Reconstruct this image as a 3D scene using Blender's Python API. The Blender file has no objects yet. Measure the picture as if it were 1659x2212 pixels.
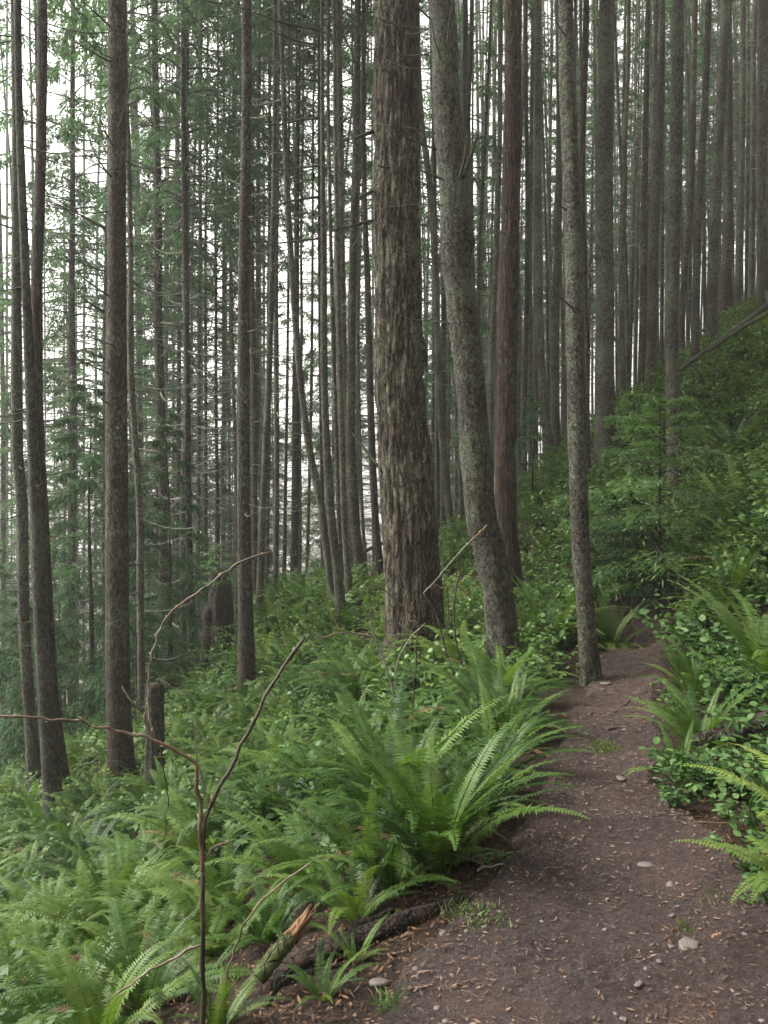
import bpy, math, random
import numpy as np
from mathutils import Vector, Matrix
random.seed(7)
RNG = np.random.default_rng(11)
R = math.radians
sc = bpy.context.scene
COL = sc.collection

# ------------------------------------------------------------------ camera
EYE = 1.6
PITCH = R(-2.0)
FOC = 1703.0                      # focal length in units of a 1659 x 2212 frame
cd = bpy.data.cameras.new('camera'); cam = bpy.data.objects.new('camera', cd); COL.objects.link(cam)
cd.sensor_fit = 'VERTICAL'; cd.sensor_height = 24.0
cd.lens = 24.0 * FOC / 2212.0
cd.clip_start = 0.05; cd.clip_end = 5000
cam.location = (0, 0, EYE); cam.rotation_euler = (math.pi / 2 + PITCH, 0, 0)
sc.camera = cam
# ------------------------------------------------------------------ sky, sun, exposure
SUN_EL, SUN_AZ = 46.0, -80.0        # azimuth measured from +y towards +x
w = bpy.data.worlds.new('World'); sc.world = w; w.use_nodes = True
nt = w.node_tree; nt.nodes.clear()
sky = nt.nodes.new('ShaderNodeTexSky'); sky.sky_type = 'NISHITA'; sky.sun_disc = False
sky.sun_elevation = R(SUN_EL); sky.sun_rotation = R(SUN_AZ); sky.dust_density = 4.0; sky.air_density = 1.0; sky.ozone_density = 1.0
hsv = nt.nodes.new('ShaderNodeHueSaturation'); hsv.inputs['Saturation'].default_value = 0.0; hsv.inputs['Value'].default_value = 1.0
bg = nt.nodes.new('ShaderNodeBackground'); bg.inputs['Strength'].default_value = 0.11
wo = nt.nodes.new('ShaderNodeOutputWorld')
nt.links.new(sky.outputs[0], hsv.inputs['Color']); tint = nt.nodes.new('ShaderNodeMix'); tint.data_type = 'RGBA'; tint.blend_type = 'MULTIPLY'; tint.inputs['Factor'].default_value = 1.0; tint.inputs['B'].default_value = (1.0, .985, .94, 1)
nt.links.new(hsv.outputs[0], tint.inputs['A']); nt.links.new(tint.outputs['Result'], bg.inputs[0]); nt.links.new(bg.outputs[0], wo.inputs[0])
sl = bpy.data.lights.new('sun', 'SUN'); sl.energy = 1.5; sl.angle = R(28); sl.color = (1.0, 0.97, 0.90)
so = bpy.data.objects.new('sun', sl); COL.objects.link(so)
sd = Vector((math.sin(R(SUN_AZ)) * math.cos(R(SUN_EL)), math.cos(R(SUN_AZ)) * math.cos(R(SUN_EL)), math.sin(R(SUN_EL))))
so.rotation_euler = sd.to_track_quat('Z', 'Y').to_euler(); so.location = (-20, 10, 40)
vs = sc.view_settings; vs.view_transform = 'Standard'; vs.look = 'None'; vs.exposure = 2.25; vs.gamma = 1.0; vs.use_curve_mapping = False
cy = sc.cycles
cy.use_denoising = True; cy.max_bounces = 6; cy.diffuse_bounces = 4; cy.glossy_bounces = 2; cy.transmission_bounces = 3
cy.transparent_max_bounces = 4; cy.volume_bounces = 2; cy.use_adaptive_sampling = True; cy.adaptive_threshold = 0.02
cy.caustics_reflective = False; cy.caustics_refractive = False
HAZE = 0.0014

# ------------------------------------------------------------------ frame <-> world
FW = np.array([0, math.cos(PITCH), math.sin(PITCH)]); UP = np.array([0, -math.sin(PITCH), math.cos(PITCH)]); RT = np.array([1.0, 0, 0])
def ray(u, v):
    return FW + RT * ((u - 829.5) / FOC) + UP * ((1106 - v) / FOC)
def P(u, v, y):
    d = ray(u, v); return np.array([0, 0, EYE]) + d * (y / d[1])
def proj(p):
    q = np.asarray(p, float) - np.array([0, 0, EYE]); f = q @ FW
    return 829.5 + FOC * (q @ RT) / f, 1106 - FOC * (q @ UP) / f, f
def pxm(px, y):
    return px * y / FOC             # pixels of the frame to metres at depth y

# ------------------------------------------------------------------ noise
def _h(ix, iy, iz, s):
    n = (ix.astype(np.int64) * 374761393 + iy.astype(np.int64) * 668265263 + iz.astype(np.int64) * 2147483647 + s * 1274126177) & 0xFFFFFFFF
    n = ((n ^ (n >> 13)) * 1274126177) & 0xFFFFFFFF
    n = ((n ^ (n >> 16)) * 2246822519) & 0xFFFFFFFF
    return ((n ^ (n >> 15)) & 0xFFFFFF) / float(0xFFFFFF)
def noise(x, y, z=0.0, s=0):
    x, y, z = np.broadcast_arrays(np.asarray(x, float), np.asarray(y, float), np.asarray(z, float))
    ix, iy, iz = np.floor(x), np.floor(y), np.floor(z)
    fx, fy, fz = x - ix, y - iy, z - iz
    fx, fy, fz = [t * t * (3 - 2 * t) for t in (fx, fy, fz)]
    r = 0
    for a in (0, 1):
        for b in (0, 1):
            for c in (0, 1):
                wgt = (fx if a else 1 - fx) * (fy if b else 1 - fy) * (fz if c else 1 - fz)
                r = r + wgt * _h(ix + a, iy + b, iz + c, s)
    return r
def fbm(x, y, z=0.0, o=4, s=0):
    r = 0; a = 0.5; t = 0
    for i in range(o):
        r = r + a * noise(x * 2 ** i, y * 2 ** i, np.asarray(z) * 2 ** i, s + i); t += a; a *= 0.5
    return r / t

# ------------------------------------------------------------------ terrain height
def sp(x, k):                          # smooth ramp
    return np.logaddexp(0, x * k) / k
def hbase(x, y):
    x = np.asarray(x, float); y = np.asarray(y, float)
    right = 0.66 * sp(x - 2.4, 1.2)
    right = 60 * (1 - np.exp(-right / 60))
    left = -0.60 * sp(-(x + 0.2), 0.9)
    left = -42 * (1 - np.exp(left / 42))
    back = -0.34 * sp(y - 19, 0.35) * 1 / (1 + np.exp((x - 9) / 3.0)) - 0.10 * sp(y - 22, .4)
    back = -26 * (1 - np.exp(back / 26))
    return right + left + back
TRAIL = [(0.15, -3.0), (0.2, 0.0), (0.45, 2.3), (1.07, 3.9), (1.78, 6.0), (2.40, 7.7), (2.95, 9.0), (3.15, 10.4), (2.5, 12.2), (1.2, 13.7), (-0.15, 14.9), (-1.0, 16.4), (-0.9, 18.5), (0.5, 22)]
TRZ = [0, 0, 0, 0, 0, 0, 0, 0.02, -0.1, -0.22, -0.32, -0.5, -0.8, -1.6]
CTRL = [(118, 1786, 9.0), (135, 1722, 10.0), (75, 1725, 10.5), (262, 1705, 9.5), (335, 1745, 8.5), (530, 1525, 11.0), (480, 1470, 14.0), (738, 1370, 11.5),
        (900, 1440, 8.5), (1095, 1470, 7.0), (1277, 1483, 6.5), (1112, 1318, 10.5), (1590, 1640, 4.2), (1659, 1950, 2.75), (1460, 1065, 13.0), (1490, 1065, 13.0),
        (1312, 1000, 15.0), (1195, 1010, 18.0), (978, 1170, 17.0), (1569, 690, 23.0), (1541, 755, 18.5), (1502, 795, 16.5), (1659, 665, 22.0), (1659, 1120, 8.0), (1659, 1400, 5.6),
        (1659, 820, 15.0), (593, 1375, 13.0), (562, 1355, 14.0), (610, 1290, 16.0), (640, 1285, 17.0), (781, 1256, 14.5), (700, 1262, 16.0), (400, 1460, 16.0), (300, 1600, 13.0),
        (1550, 1180, 9.0), (1424, 1190, 9.5), (20, 2230, 3.6), (300, 2250, 2.9), (1200, 1110, 14.0), (150, 2000, 5.6), (500, 1800, 5.6), (700, 1620, 6.6)]
cp = [P(*c) for c in CTRL]
cx = [p[0] for p in cp] + [t[0] for t in TRAIL]; cyy = [p[1] for p in cp] + [t[1] for t in TRAIL]
cz = [p[2] for p in cp] + TRZ
for i in range(1, 8):                  # trail bench edges
    (x0, y0), (x1, y1) = TRAIL[i - 1], TRAIL[i + 1]; d = math.hypot(x1 - x0, y1 - y0)
    nx, ny = (y1 - y0) / d, -(x1 - x0) / d
    for o, z in ((0.4, 0.02), (-0.4, 0.0)):
        cx.append(TRAIL[i][0] + nx * o); cyy.append(TRAIL[i][1] + ny * o); cz.append(z)
cx += [-3, -5, -0.9, -1.3, 2.2, 1.9, 3.5]; cyy += [0, 3, 0, 2.2, 0.5, 2.4, -1]; cz += [-1.6, -2.6, -0.28, -0.45, 0.75, 0.32, 1.5]
cx, cyy, cz = map(np.array, (cx, cyy, cz))
res = cz - hbase(cx, cyy)
def _k(x, y):
    r2 = (x[..., None] - cx) ** 2 + (y[..., None] - cyy) ** 2
    return np.exp(-r2 / (2 * 2.6 ** 2)) + 0.35 * np.exp(-r2 / (2 * 0.9 ** 2))
WGT = np.linalg.solve(_k(cx, cyy) + np.eye(len(cx)) * 0.05, res)
TX = np.array([t[0] for t in TRAIL]); TY = np.array([t[1] for t in TRAIL])
def trail_dist(x, y):
    x = np.asarray(x, float); y = np.asarray(y, float); best = np.full(x.shape, 1e9); side = np.zeros(x.shape)
    for i in range(len(TX) - 1):
        ax, ay, bx, by = TX[i], TY[i], TX[i + 1], TY[i + 1]
        L2 = (bx - ax) ** 2 + (by - ay) ** 2
        t = np.clip(((x - ax) * (bx - ax) + (y - ay) * (by - ay)) / L2, 0, 1)
        dx, dy = x - (ax + t * (bx - ax)), y - (ay + t * (by - ay)); d = np.hypot(dx, dy)
        m = d < best; best = np.where(m, d, best)
        side = np.where(m, np.sign((by - ay) * (x - ax) - (bx - ax) * (y - ay)), side)
    return best, side                 # side +1 = right of the trail
def H(x, y):
    x = np.asarray(x, float); y = np.asarray(y, float)
    sh = x.shape; xf, yf = x.ravel(), y.ravel(); out = np.empty(xf.shape)
    for i in range(0, len(xf), 20000):
        a, b = xf[i:i + 20000], yf[i:i + 20000]
        d, _ = trail_dist(a, b)
        rough = np.clip((d - 0.3) / 0.8, 0.12, 1)
        out[i:i + 20000] = hbase(a, b) + _k(a, b) @ WGT + rough * ((fbm(a * 1.1, b * 1.1, 0, 4, 5) - .5) * 0.26)
    return out.reshape(sh)
def h1(x, y): return float(H(np.array([x]), np.array([y]))[0])
def ground_hit(u, v, ymax=60):
    d = ray(u, v); ts = np.concatenate([np.arange(0.8, 12, 0.03), np.arange(12, ymax, 0.1)]) / d[1]
    pts = np.array([0, 0, EYE]) + ts[:, None] * d
    below = np.nonzero(pts[:, 2] < H(pts[:, 0], pts[:, 1]))[0]
    return pts[below[0]] if len(below) else None

# ------------------------------------------------------------------ materials
def mat(name):
    m = bpy.data.materials.new(name); m.use_nodes = True; n = m.node_tree; n.nodes.clear(); return m, n
class G:
    def __init__(s, name):
        s.m, s.n = mat(name); s.out = s.n.nodes.new('ShaderNodeOutputMaterial'); s.co = s.n.nodes.new('ShaderNodeTexCoord')
    def node(s, t, **k):
        x = s.n.nodes.new(t)
        for a, b in k.items(): setattr(x, a, b)
        return x
    def l(s, a, b): s.n.links.new(a, b)
    def coord(s, sx=1, sy=1, sz=1, src='Object'):
        mp = s.node('ShaderNodeMapping'); mp.inputs['Scale'].default_value = (sx, sy, sz); s.l(s.co.outputs[src], mp.inputs[0]); return mp.outputs[0]
    def noise(s, vec, scale, detail=4, rough=.6, dist=0):
        t = s.node('ShaderNodeTexNoise'); t.inputs['Scale'].default_value = scale; t.inputs['Detail'].default_value = detail
        t.inputs['Roughness'].default_value = rough; t.inputs['Distortion'].default_value = dist; s.l(vec, t.inputs['Vector']); return t.outputs['Fac']
    def vor(s, vec, scale, feat='F1', out='Distance'):
        t = s.node('ShaderNodeTexVoronoi', feature=feat); t.inputs['Scale'].default_value = scale; s.l(vec, t.inputs['Vector']); return t.outputs[out]
    def ramp(s, fac, stops):
        r = s.node('ShaderNodeValToRGB'); e = r.color_ramp.elements
        while len(e) < len(stops): e.new(0.5)
        for q, (p, c) in zip(e, stops):
            q.position = p; q.color = (*c, 1) if not isinstance(c, (int, float)) else (c, c, c, 1)
        s.l(fac, r.inputs[0]); return r.outputs[0]
    def mix(s, fac, a, b, mode='MIX'):
        x = s.node('ShaderNodeMix', data_type='RGBA', blend_type=mode)
        for sock, val in ((x.inputs['Factor'], fac), (x.inputs['A'], a), (x.inputs['B'], b)):
            if isinstance(val, (int, float)): sock.default_value = val
            elif isinstance(val, tuple): sock.default_value = (*val, 1)
            else: s.l(val, sock)
        return x.outputs['Result']
    def math(s, op, a, b=0.0):
        x = s.node('ShaderNodeMath', operation=op)
        for i, val in enumerate((a, b)):
            if isinstance(val, (int, float)): x.inputs[i].default_value = val
            else: s.l(val, x.inputs[i])
        return x.outputs[0]
    def bump(s, hgt, dist, strength=1.0):
        b = s.node('ShaderNodeBump'); b.inputs['Strength'].default_value = strength; b.inputs['Distance'].default_value = dist; s.l(hgt, b.inputs['Height']); return b.outputs[0]
    def bsdf(s, color, rough=.8, bump=None, spec=.3, trans=0.0, tcol=None, coat=0):
        p = s.node('ShaderNodeBsdfPrincipled')
        if isinstance(color, tuple): p.inputs['Base Color'].default_value = (*color, 1)
        else: s.l(color, p.inputs['Base Color'])
        if isinstance(rough, (int, float)): p.inputs['Roughness'].default_value = rough
        else: s.l(rough, p.inputs['Roughness'])
        p.inputs['Specular IOR Level'].default_value = spec
        if bump is not None: s.l(bump, p.inputs['Normal'])
        sh = p.outputs[0]
        if trans:
            t = s.node('ShaderNodeBsdfTranslucent')
            if tcol is None: tcol = color
            if isinstance(tcol, tuple): t.inputs[0].default_value = (*tcol, 1)
            else: s.l(tcol, t.inputs[0])
            mx = s.node('ShaderNodeMixShader'); mx.inputs[0].default_value = trans; s.l(sh, mx.inputs[1]); s.l(t.outputs[0], mx.inputs[2]); sh = mx.outputs[0]
        s.l(sh, s.out.inputs[0]); return s.m
    def rand(s):
        return s.node('ShaderNodeObjectInfo').outputs['Random']
    def island(s):
        return s.node('ShaderNodeNewGeometry').outputs['Random Per Island']

def bark(name, base, dark, lichen, lich_amt, vz=0.25, scale=26, spots=True, bumpd=0.012, red=None):
    g = G(name)
    v = g.coord(1, 1, vz); v1 = g.coord(1, 1, 1); vb = g.coord(1, 1, .55)
    n1 = g.noise(v, scale, 6, .65, .4)
    col = g.ramp(n1, [(.38, dark), (.60, base)])
    if red: col = g.mix(g.ramp(g.noise(g.coord(1, 1, .12), 3.0, 3), [(.42, 0.0), (.62, 1.0)]), col, g.mix(g.ramp(n1, [(.36, 0.0), (.6, 1.0)]), dark, red))
    fine = g.noise(g.coord(1, 1, .35), scale * 2.6, 4, .7)
    col = g.mix(1.0, col, g.ramp(fine, [(.34, (.45, .42, .40)), (.60, (1.15, 1.15, 1.12))]), 'MULTIPLY')
    wob = g.node('ShaderNodeMix', data_type='VECTOR'); wob.inputs['Factor'].default_value = .035
    nv = g.node('ShaderNodeTexNoise'); nv.inputs['Scale'].default_value = 14; g.l(g.co.outputs['Object'], nv.inputs['Vector'])
    g.l(g.coord(1, 1, vz * (1.2 if spots else .62)), wob.inputs['A']); g.l(nv.outputs['Color'], wob.inputs['B'])
    ed = g.vor(wob.outputs['Result'], scale * .9, 'DISTANCE_TO_EDGE')
    crack = g.ramp(ed, [(.02, 1.0), (.11, 0.0)])
    col = g.mix(g.math('MULTIPLY', crack, .78 if not spots else .5), col, dark)
    rnd = g.rand()
    dash = g.noise(g.coord(1, 1, 2.6), 30, 4, .7)
    if spots: col = g.mix(1.0, col, g.ramp(dash, [(.38, (.42, .40, .38)), (.56, (1.05, 1.05, 1.05))]), 'MULTIPLY')
    n2 = g.noise(vb, 30 if spots else 16, 6, .8, .3); n3 = g.noise(v1, 1.1, 3)
    mask = g.math('ADD', g.math('MULTIPLY', n2, .75), g.math('MULTIPLY', n3, .5))
    lo = .735 - lich_amt * .20
    mask = g.ramp(mask, [(lo, 0.0), (lo + .05, 1.0)])
    lc = g.mix(g.ramp(g.noise(v1, 55, 4, .7), [(.35, 0.0), (.65, 1.0)]), tuple(c * .5 for c in lichen), tuple(c * 1.25 for c in lichen))
    col = g.mix(g.math('MULTIPLY', mask, g.math('SUBTRACT', .88, g.math('MULTIPLY', crack, .6 if not spots else .2))), col, lc)
    if spots:
        sv = g.vor(g.coord(1, 1, .8), 30); col = g.mix(g.ramp(sv, [(.10, 1.0), (.17, 0.0)]), col, dark)
    col = g.mix(1.0, col, g.ramp(rnd, [(0, (.74, .72, .72)), (.5, (.95, .95, .93)), (1, (1.18, 1.16, 1.08))]), 'MULTIPLY')
    hgt = g.math('ADD', g.math('ADD', g.math('SUBTRACT', n1, g.math('MULTIPLY', crack, .8)), g.math('MULTIPLY', fine, .6)), g.math('MULTIPLY', mask, .25))
    return g.bsdf(col, .85, g.bump(hgt, bumpd), .25)
M = {}
LICH = (.150, .162, .118)
M['bark_fir'] = bark('furrowed_bark', (.150, .116, .090), (.030, .022, .017), (.205, .215, .150), .58, .22, 24, False, .030, (.112, .080, .060))
M['bark_grey'] = bark('lichened_bark', (.138, .124, .098), (.028, .023, .018), LICH, .62, .7, 40, True, .020)
M['bark_brown'] = bark('brown_bark', (.088, .070, .054), (.026, .020, .016), LICH, .42, .4, 34, True, .016, (.080, .052, .038))
M['bark_red'] = bark('red_bark', (.088, .060, .047), (.018, .012, .010), LICH, .20, .13, 38, False, .022, (.085, .052, .040))
M['bark_dark'] = bark('rotten_bark', (.045, .034, .026), (.014, .010, .008), (.05, .065, .025), .45, .3, 18, True, .02)
M['bark_wet'] = bark('wet_bark', (.062, .040, .031), (.016, .011, .009), LICH, .15, .6, 30, False, .02)
M['moss_bark'] = bark('mossy_bark', (.060, .048, .034), (.020, .015, .011), (.060, .080, .026), .8, .6, 25, True, .012)
g = G('dead_twig'); M['twig_grey'] = g.bsdf(g.ramp(g.noise(g.coord(), 9, 4), [(.35, (.060, .058, .044)), (.65, (.185, .190, .150))]), .85)
g = G('dark_twig'); M['twig_dark'] = g.bsdf(g.ramp(g.noise(g.coord(), 6, 4), [(.35, (.030, .027, .020)), (.65, (.075, .078, .050))]), .85)
g = G('cane_bark'); M['cane'] = g.bsdf(g.ramp(g.noise(g.coord(), 14, 5), [(.3, (.045, .030, .020)), (.55, (.115, .075, .048)), (.75, (.22, .16, .11))]), .5, g.bump(g.noise(g.coord(), 120, 3), .002), .4)
g = G('cane_dark'); M['cane_dark'] = g.bsdf(g.ramp(g.noise(g.coord(), 14, 5), [(.35, (.020, .015, .010)), (.7, (.075, .055, .034))]), .6)
g = G('cane_orange'); M['cane_orange'] = g.bsdf(g.ramp(g.noise(g.coord(), 14, 5), [(.35, (.14, .07, .03)), (.7, (.26, .13, .06))]), .6)
g = G('split_wood'); vv = g.coord(1, 1, .1); M['wood'] = g.bsdf(g.ramp(g.noise(vv, 60, 5), [(.3, (.07, .034, .016)), (.7, (.20, .110, .052))]), .7, g.bump(g.noise(vv, 90, 4), .004))
g = G('bud'); M['bud'] = g.bsdf((.42, .36, .24), .5)

def leafmat(name, stops, rough, spec, trans, island=.35, nscale=2.5, tint=(1.5, 1.6, .7)):
    g = G(name); r = g.math('ADD', g.math('MULTIPLY', g.rand(), 1 - island), g.math('MULTIPLY', g.island(), island))
    r = g.math('ADD', g.math('MULTIPLY', r, .6), g.math('MULTIPLY', g.noise(g.coord(), nscale, 3), .4))
    col = g.ramp(r, stops)
    tc = g.mix(1.0, col, tint, 'MULTIPLY')
    return g.bsdf(col, rough, None, spec, trans, tc)
M['needle'] = leafmat('needles', [(.2, (.042, .082, .046)), (.5, (.070, .122, .064)), (.8, (.108, .160, .078))], .7, .15, .46, tint=(1.1, 1.25, .85))
M['needle_soft'] = leafmat('soft_needles', [(.2, (.065, .125, .045)), (.5, (.10, .175, .060)), (.8, (.14, .225, .078))], .5, .4, .35)
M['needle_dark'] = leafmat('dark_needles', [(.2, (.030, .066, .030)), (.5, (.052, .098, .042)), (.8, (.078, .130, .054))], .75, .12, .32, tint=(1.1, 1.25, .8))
M['fern'] = leafmat('fern_leaf', [(.22, (.024, .052, .013)), (.42, (.044, .088, .018)), (.60, (.070, .124, .024)), (.80, (.106, .156, .033))], .50, .24, .28, .15)
M['fern_yellow'] = leafmat('yellow_fern_leaf', [(.2, (.12, .18, .03)), (.8, (.20, .25, .04))], .4, .5, .25, .2)
M['fern_dead'] = leafmat('dead_fern', [(.2, (.075, .046, .026)), (.8, (.15, .095, .050))], .8, .2, .15)
M['salal_pale'] = leafmat('pale_leaf', [(.2, (.060, .115, .032)), (.5, (.098, .170, .046)), (.8, (.17, .24, .07))], .5, .3, .25, .7)
M['salal'] = leafmat('salal_leaf', [(.2, (.032, .072, .022)), (.5, (.052, .106, .030)), (.8, (.095, .165, .045))], .55, .22, .2, .7)
M['litter'] = leafmat('leaf_litter', [(.15, (.030, .016, .010)), (.4, (.065, .034, .020)), (.65, (.115, .060, .030)), (.85, (.17, .10, .045))], .7, .3, .1, .9)
M['chips'] = leafmat('bark_chips', [(.15, (.030, .018, .013)), (.45, (.085, .052, .036)), (.7, (.17, .11, .078)), (.9, (.25, .18, .13))], .7, .3, .1, .95)
M['grass'] = leafmat('grass_blade', [(.2, (.05, .09, .025)), (.8, (.11, .16, .05))], .45, .4, .2, .6)
M['moss'] = leafmat('moss_leaf', [(.2, (.055, .085, .022)), (.8, (.10, .14, .035))], .8, .2, .2, .6)

g = G('forest_soil')
n = g.noise(g.coord(), 2.2, 6, .7); n2 = g.noise(g.coord(), 24, 6, .75)
n3 = g.noise(g.coord(), 90, 5, .8)
col = g.mix(g.ramp(n2, [(.42, 0.0), (.64, 1.0)]), g.ramp(n, [(.35, (.024, .015, .011)), (.6, (.048, .030, .021)), (.75, (.040, .042, .017))]), (.085, .056, .042))
col = g.mix(1.0, col, g.ramp(n3, [(.38, (.35, .34, .34)), (.62, (1.35, 1.3, 1.25))]), 'MULTIPLY')
M['soil'] = g.bsdf(col, .9, g.bump(g.math('ADD', n2, g.math('MULTIPLY', n3, .4)), .07), .2)
g = G('trail_soil')
v = g.coord(); n = g.noise(v, 2.4, 7, .68); n2 = g.noise(v, 30, 8, .82); n3 = g.noise(v, 110, 5, .8)
col = g.ramp(n, [(.36, (.030, .018, .017)), (.50, (.060, .037, .034)), (.63, (.108, .060, .049))])
col = g.mix(g.ramp(n2, [(.44, 0.0), (.62, 1.0)]), col, (.130, .090, .084))
vo = g.vor(v, 75, 'F1', 'Color'); sep = g.node('ShaderNodeSeparateColor'); g.l(vo, sep.inputs[0])
d = g.vor(v, 75)
chip = g.math('MULTIPLY', g.ramp(sep.outputs[0], [(.74, 0.0), (.76, 1.0)]), g.ramp(d, [(.25, 1.0), (.38, 0.0)]))
col = g.mix(g.math('MULTIPLY', chip, .75), col, g.ramp(sep.outputs[1], [(0, (.06, .045, .04)), (.5, (.20, .15, .125)), (1, (.30, .26, .23))]))
col = g.mix(1.0, col, g.ramp(n3, [(.38, (.35, .34, .34)), (.62, (1.35, 1.32, 1.3))]), 'MULTIPLY')
hg = g.math('ADD', g.math('ADD', g.math('MULTIPLY', n2, .8), g.math('MULTIPLY', n3, .35)), g.math('MULTIPLY', chip, .35))
M['trail'] = g.bsdf(col, g.ramp(g.noise(v, 5, 4), [(.35, .48), (.65, .85)]), g.bump(hg, .09), .35)
g = G('stone'); n = g.noise(g.coord(), 14, 6, .7)
M['stone'] = g.bsdf(g.mix(g.island(), g.ramp(n, [(.3, (.048, .037, .034)), (.7, (.105, .085, .078))]), (.130, .108, .100)), .6, g.bump(n, .01), .4)

# ------------------------------------------------------------------ mesh helpers
def mesh(name, V, F4=None, F3=None, mats=(), mi4=None, mi3=None, smooth=False):
    V = np.asarray(V, np.float32); me = bpy.data.meshes.new(name)
    parts = []; cnt = []; mi = []
    if F4 is not None and len(F4): F4 = np.asarray(F4, np.int32); parts.append(F4.ravel()); cnt += [np.full(len(F4), 4, np.int32)]; mi.append(np.zeros(len(F4), np.int32) if mi4 is None else np.asarray(mi4, np.int32))
    if F3 is not None and len(F3): F3 = np.asarray(F3, np.int32); parts.append(F3.ravel()); cnt += [np.full(len(F3), 3, np.int32)]; mi.append(np.zeros(len(F3), np.int32) if mi3 is None else np.asarray(mi3, np.int32))
    idx = np.concatenate(parts); cnt = np.concatenate(cnt); mi = np.concatenate(mi)
    me.vertices.add(len(V)); me.vertices.foreach_set('co', V.ravel())
    me.loops.add(len(idx)); me.loops.foreach_set('vertex_index', idx)
    st = np.concatenate([[0], np.cumsum(cnt)[:-1]]).astype(np.int32)
    me.polygons.add(len(cnt)); me.polygons.foreach_set('loop_start', st)
    for m in mats: me.materials.append(m)
    me.polygons.foreach_set('material_index', mi)
    if smooth: me.polygons.foreach_set('use_smooth', np.ones(len(cnt), bool))
    me.update(calc_edges=True); me.validate(); return me
class MB:
    """collects vertices and faces of one mesh"""
    def __init__(s): s.V = []; s.F4 = []; s.F3 = []; s.m4 = []; s.m3 = []; s.n = 0
    def add(s, V, F4=None, F3=None, m=0):
        V = np.asarray(V, float).reshape(-1, 3)
        if F4 is not None and len(F4): F4 = np.asarray(F4); s.F4.append(F4 + s.n); s.m4.append(np.full(len(F4), m))
        if F3 is not None and len(F3): F3 = np.asarray(F3); s.F3.append(F3 + s.n); s.m3.append(np.full(len(F3), m))
        s.V.append(V); s.n += len(V)
    def tube(s, pts, rad, k=5, m=0, cap=True):
        V, F4, F3 = tube(pts, rad, k, cap); s.add(V, F4, F3, m)
    def build(s, name, mats, smooth=False):
        c = lambda a: np.concatenate(a) if a else None
        return mesh(name, np.concatenate(s.V), c(s.F4), c(s.F3), mats, c(s.m4), c(s.m3), smooth)
def frames(pts):
    pts = np.asarray(pts, float); t = np.gradient(pts, axis=0); t /= np.linalg.norm(t, axis=1)[:, None] + 1e-12
    ref = np.array([0, 0, 1.0]) if abs(t[0, 2]) < .8 else np.array([1.0, 0, 0])
    a = np.cross(t, ref); a /= np.linalg.norm(a, axis=1)[:, None] + 1e-12; b = np.cross(a, t); return t, a, b
def tube(pts, rad, k=5, cap=True):
    pts = np.asarray(pts, float); n = len(pts); rad = np.broadcast_to(np.asarray(rad, float), (n,)); t, a, b = frames(pts)
    th = np.arange(k) * 2 * math.pi / k
    V = pts[:, None] + rad[:, None, None] * (np.cos(th)[None, :, None] * a[:, None] + np.sin(th)[None, :, None] * b[:, None])
    i = np.arange(n - 1)[:, None] * k; j = np.arange(k)[None]; j2 = (j + 1) % k
    F = np.stack([i + j, i + j2, i + k + j2, i + k + j], -1).reshape(-1, 4)
    V = V.reshape(-1, 3); F3 = []
    if cap:
        V = np.vstack([V, pts[0], pts[-1]]); c0, c1 = n * k, n * k + 1
        F3 = [(c0, (q + 1) % k, q) for q in range(k)] + [(c1, (n - 1) * k + q, (n - 1) * k + (q + 1) % k) for q in range(k)]
    return V, F, F3
def smooth_curve(pts, n):
    """Catmull-Rom resampling of rows of any width"""
    p = np.asarray(pts, float)
    if len(p) == 2: return p[0] + np.linspace(0, 1, n)[:, None] * (p[1] - p[0])
    q = np.vstack([2 * p[0] - p[1], p, 2 * p[-1] - p[-2]]); d = np.concatenate([[0], np.cumsum(np.linalg.norm(np.diff(p[:, :3], axis=0), axis=1))])
    s = np.linspace(0, d[-1], n); i = np.clip(np.searchsorted(d, s, 'right') - 1, 0, len(p) - 2); t = ((s - d[i]) / (d[i + 1] - d[i] + 1e-9))[:, None]
    a, b, c, e = q[i], q[i + 1], q[i + 2], q[i + 3]
    return .5 * (2 * b + (c - a) * t + (2 * a - 5 * b + 4 * c - e) * t ** 2 + (3 * b - a - 3 * c + e) * t ** 3)
def kites(base, dirv, side, length, width, m=.4, fold=None):
    """one four-cornered leaf per row"""
    b = base; L = length[:, None]; W = width[:, None]
    mid = b + dirv * L * m
    tip = b + dirv * L
    if fold is not None: tip = tip + fold
    V = np.stack([b, mid - side * W / 2, tip, mid + side * W / 2], 1).reshape(-1, 3)
    F = np.arange(len(b) * 4).reshape(-1, 4); return V, F
def nrm(a): return a / (np.linalg.norm(a, axis=-1, keepdims=True) + 1e-12)

def link(name, me, parent=None, loc=None, rot=None, scale=None):
    o = bpy.data.objects.new(name, me); COL.objects.link(o)
    if parent is not None: o.parent = parent
    if loc is not None: o.location = tuple(loc)
    if rot is not None: o.rotation_euler = rot
    if scale is not None: o.scale = (scale,) * 3 if isinstance(scale, (int, float)) else scale
    return o
def tag(o, label, cat, group=None, kind=None):
    if label: o['label'] = label
    if cat: o['category'] = cat
    if group: o['group'] = group
    if kind: o['kind'] = kind
    return o
def thing(name, label, cat, loc, group=None):
    o = bpy.data.objects.new(name, None); COL.objects.link(o); o.location = tuple(loc); o.empty_display_size = .2
    return tag(o, label, cat, group)

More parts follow.
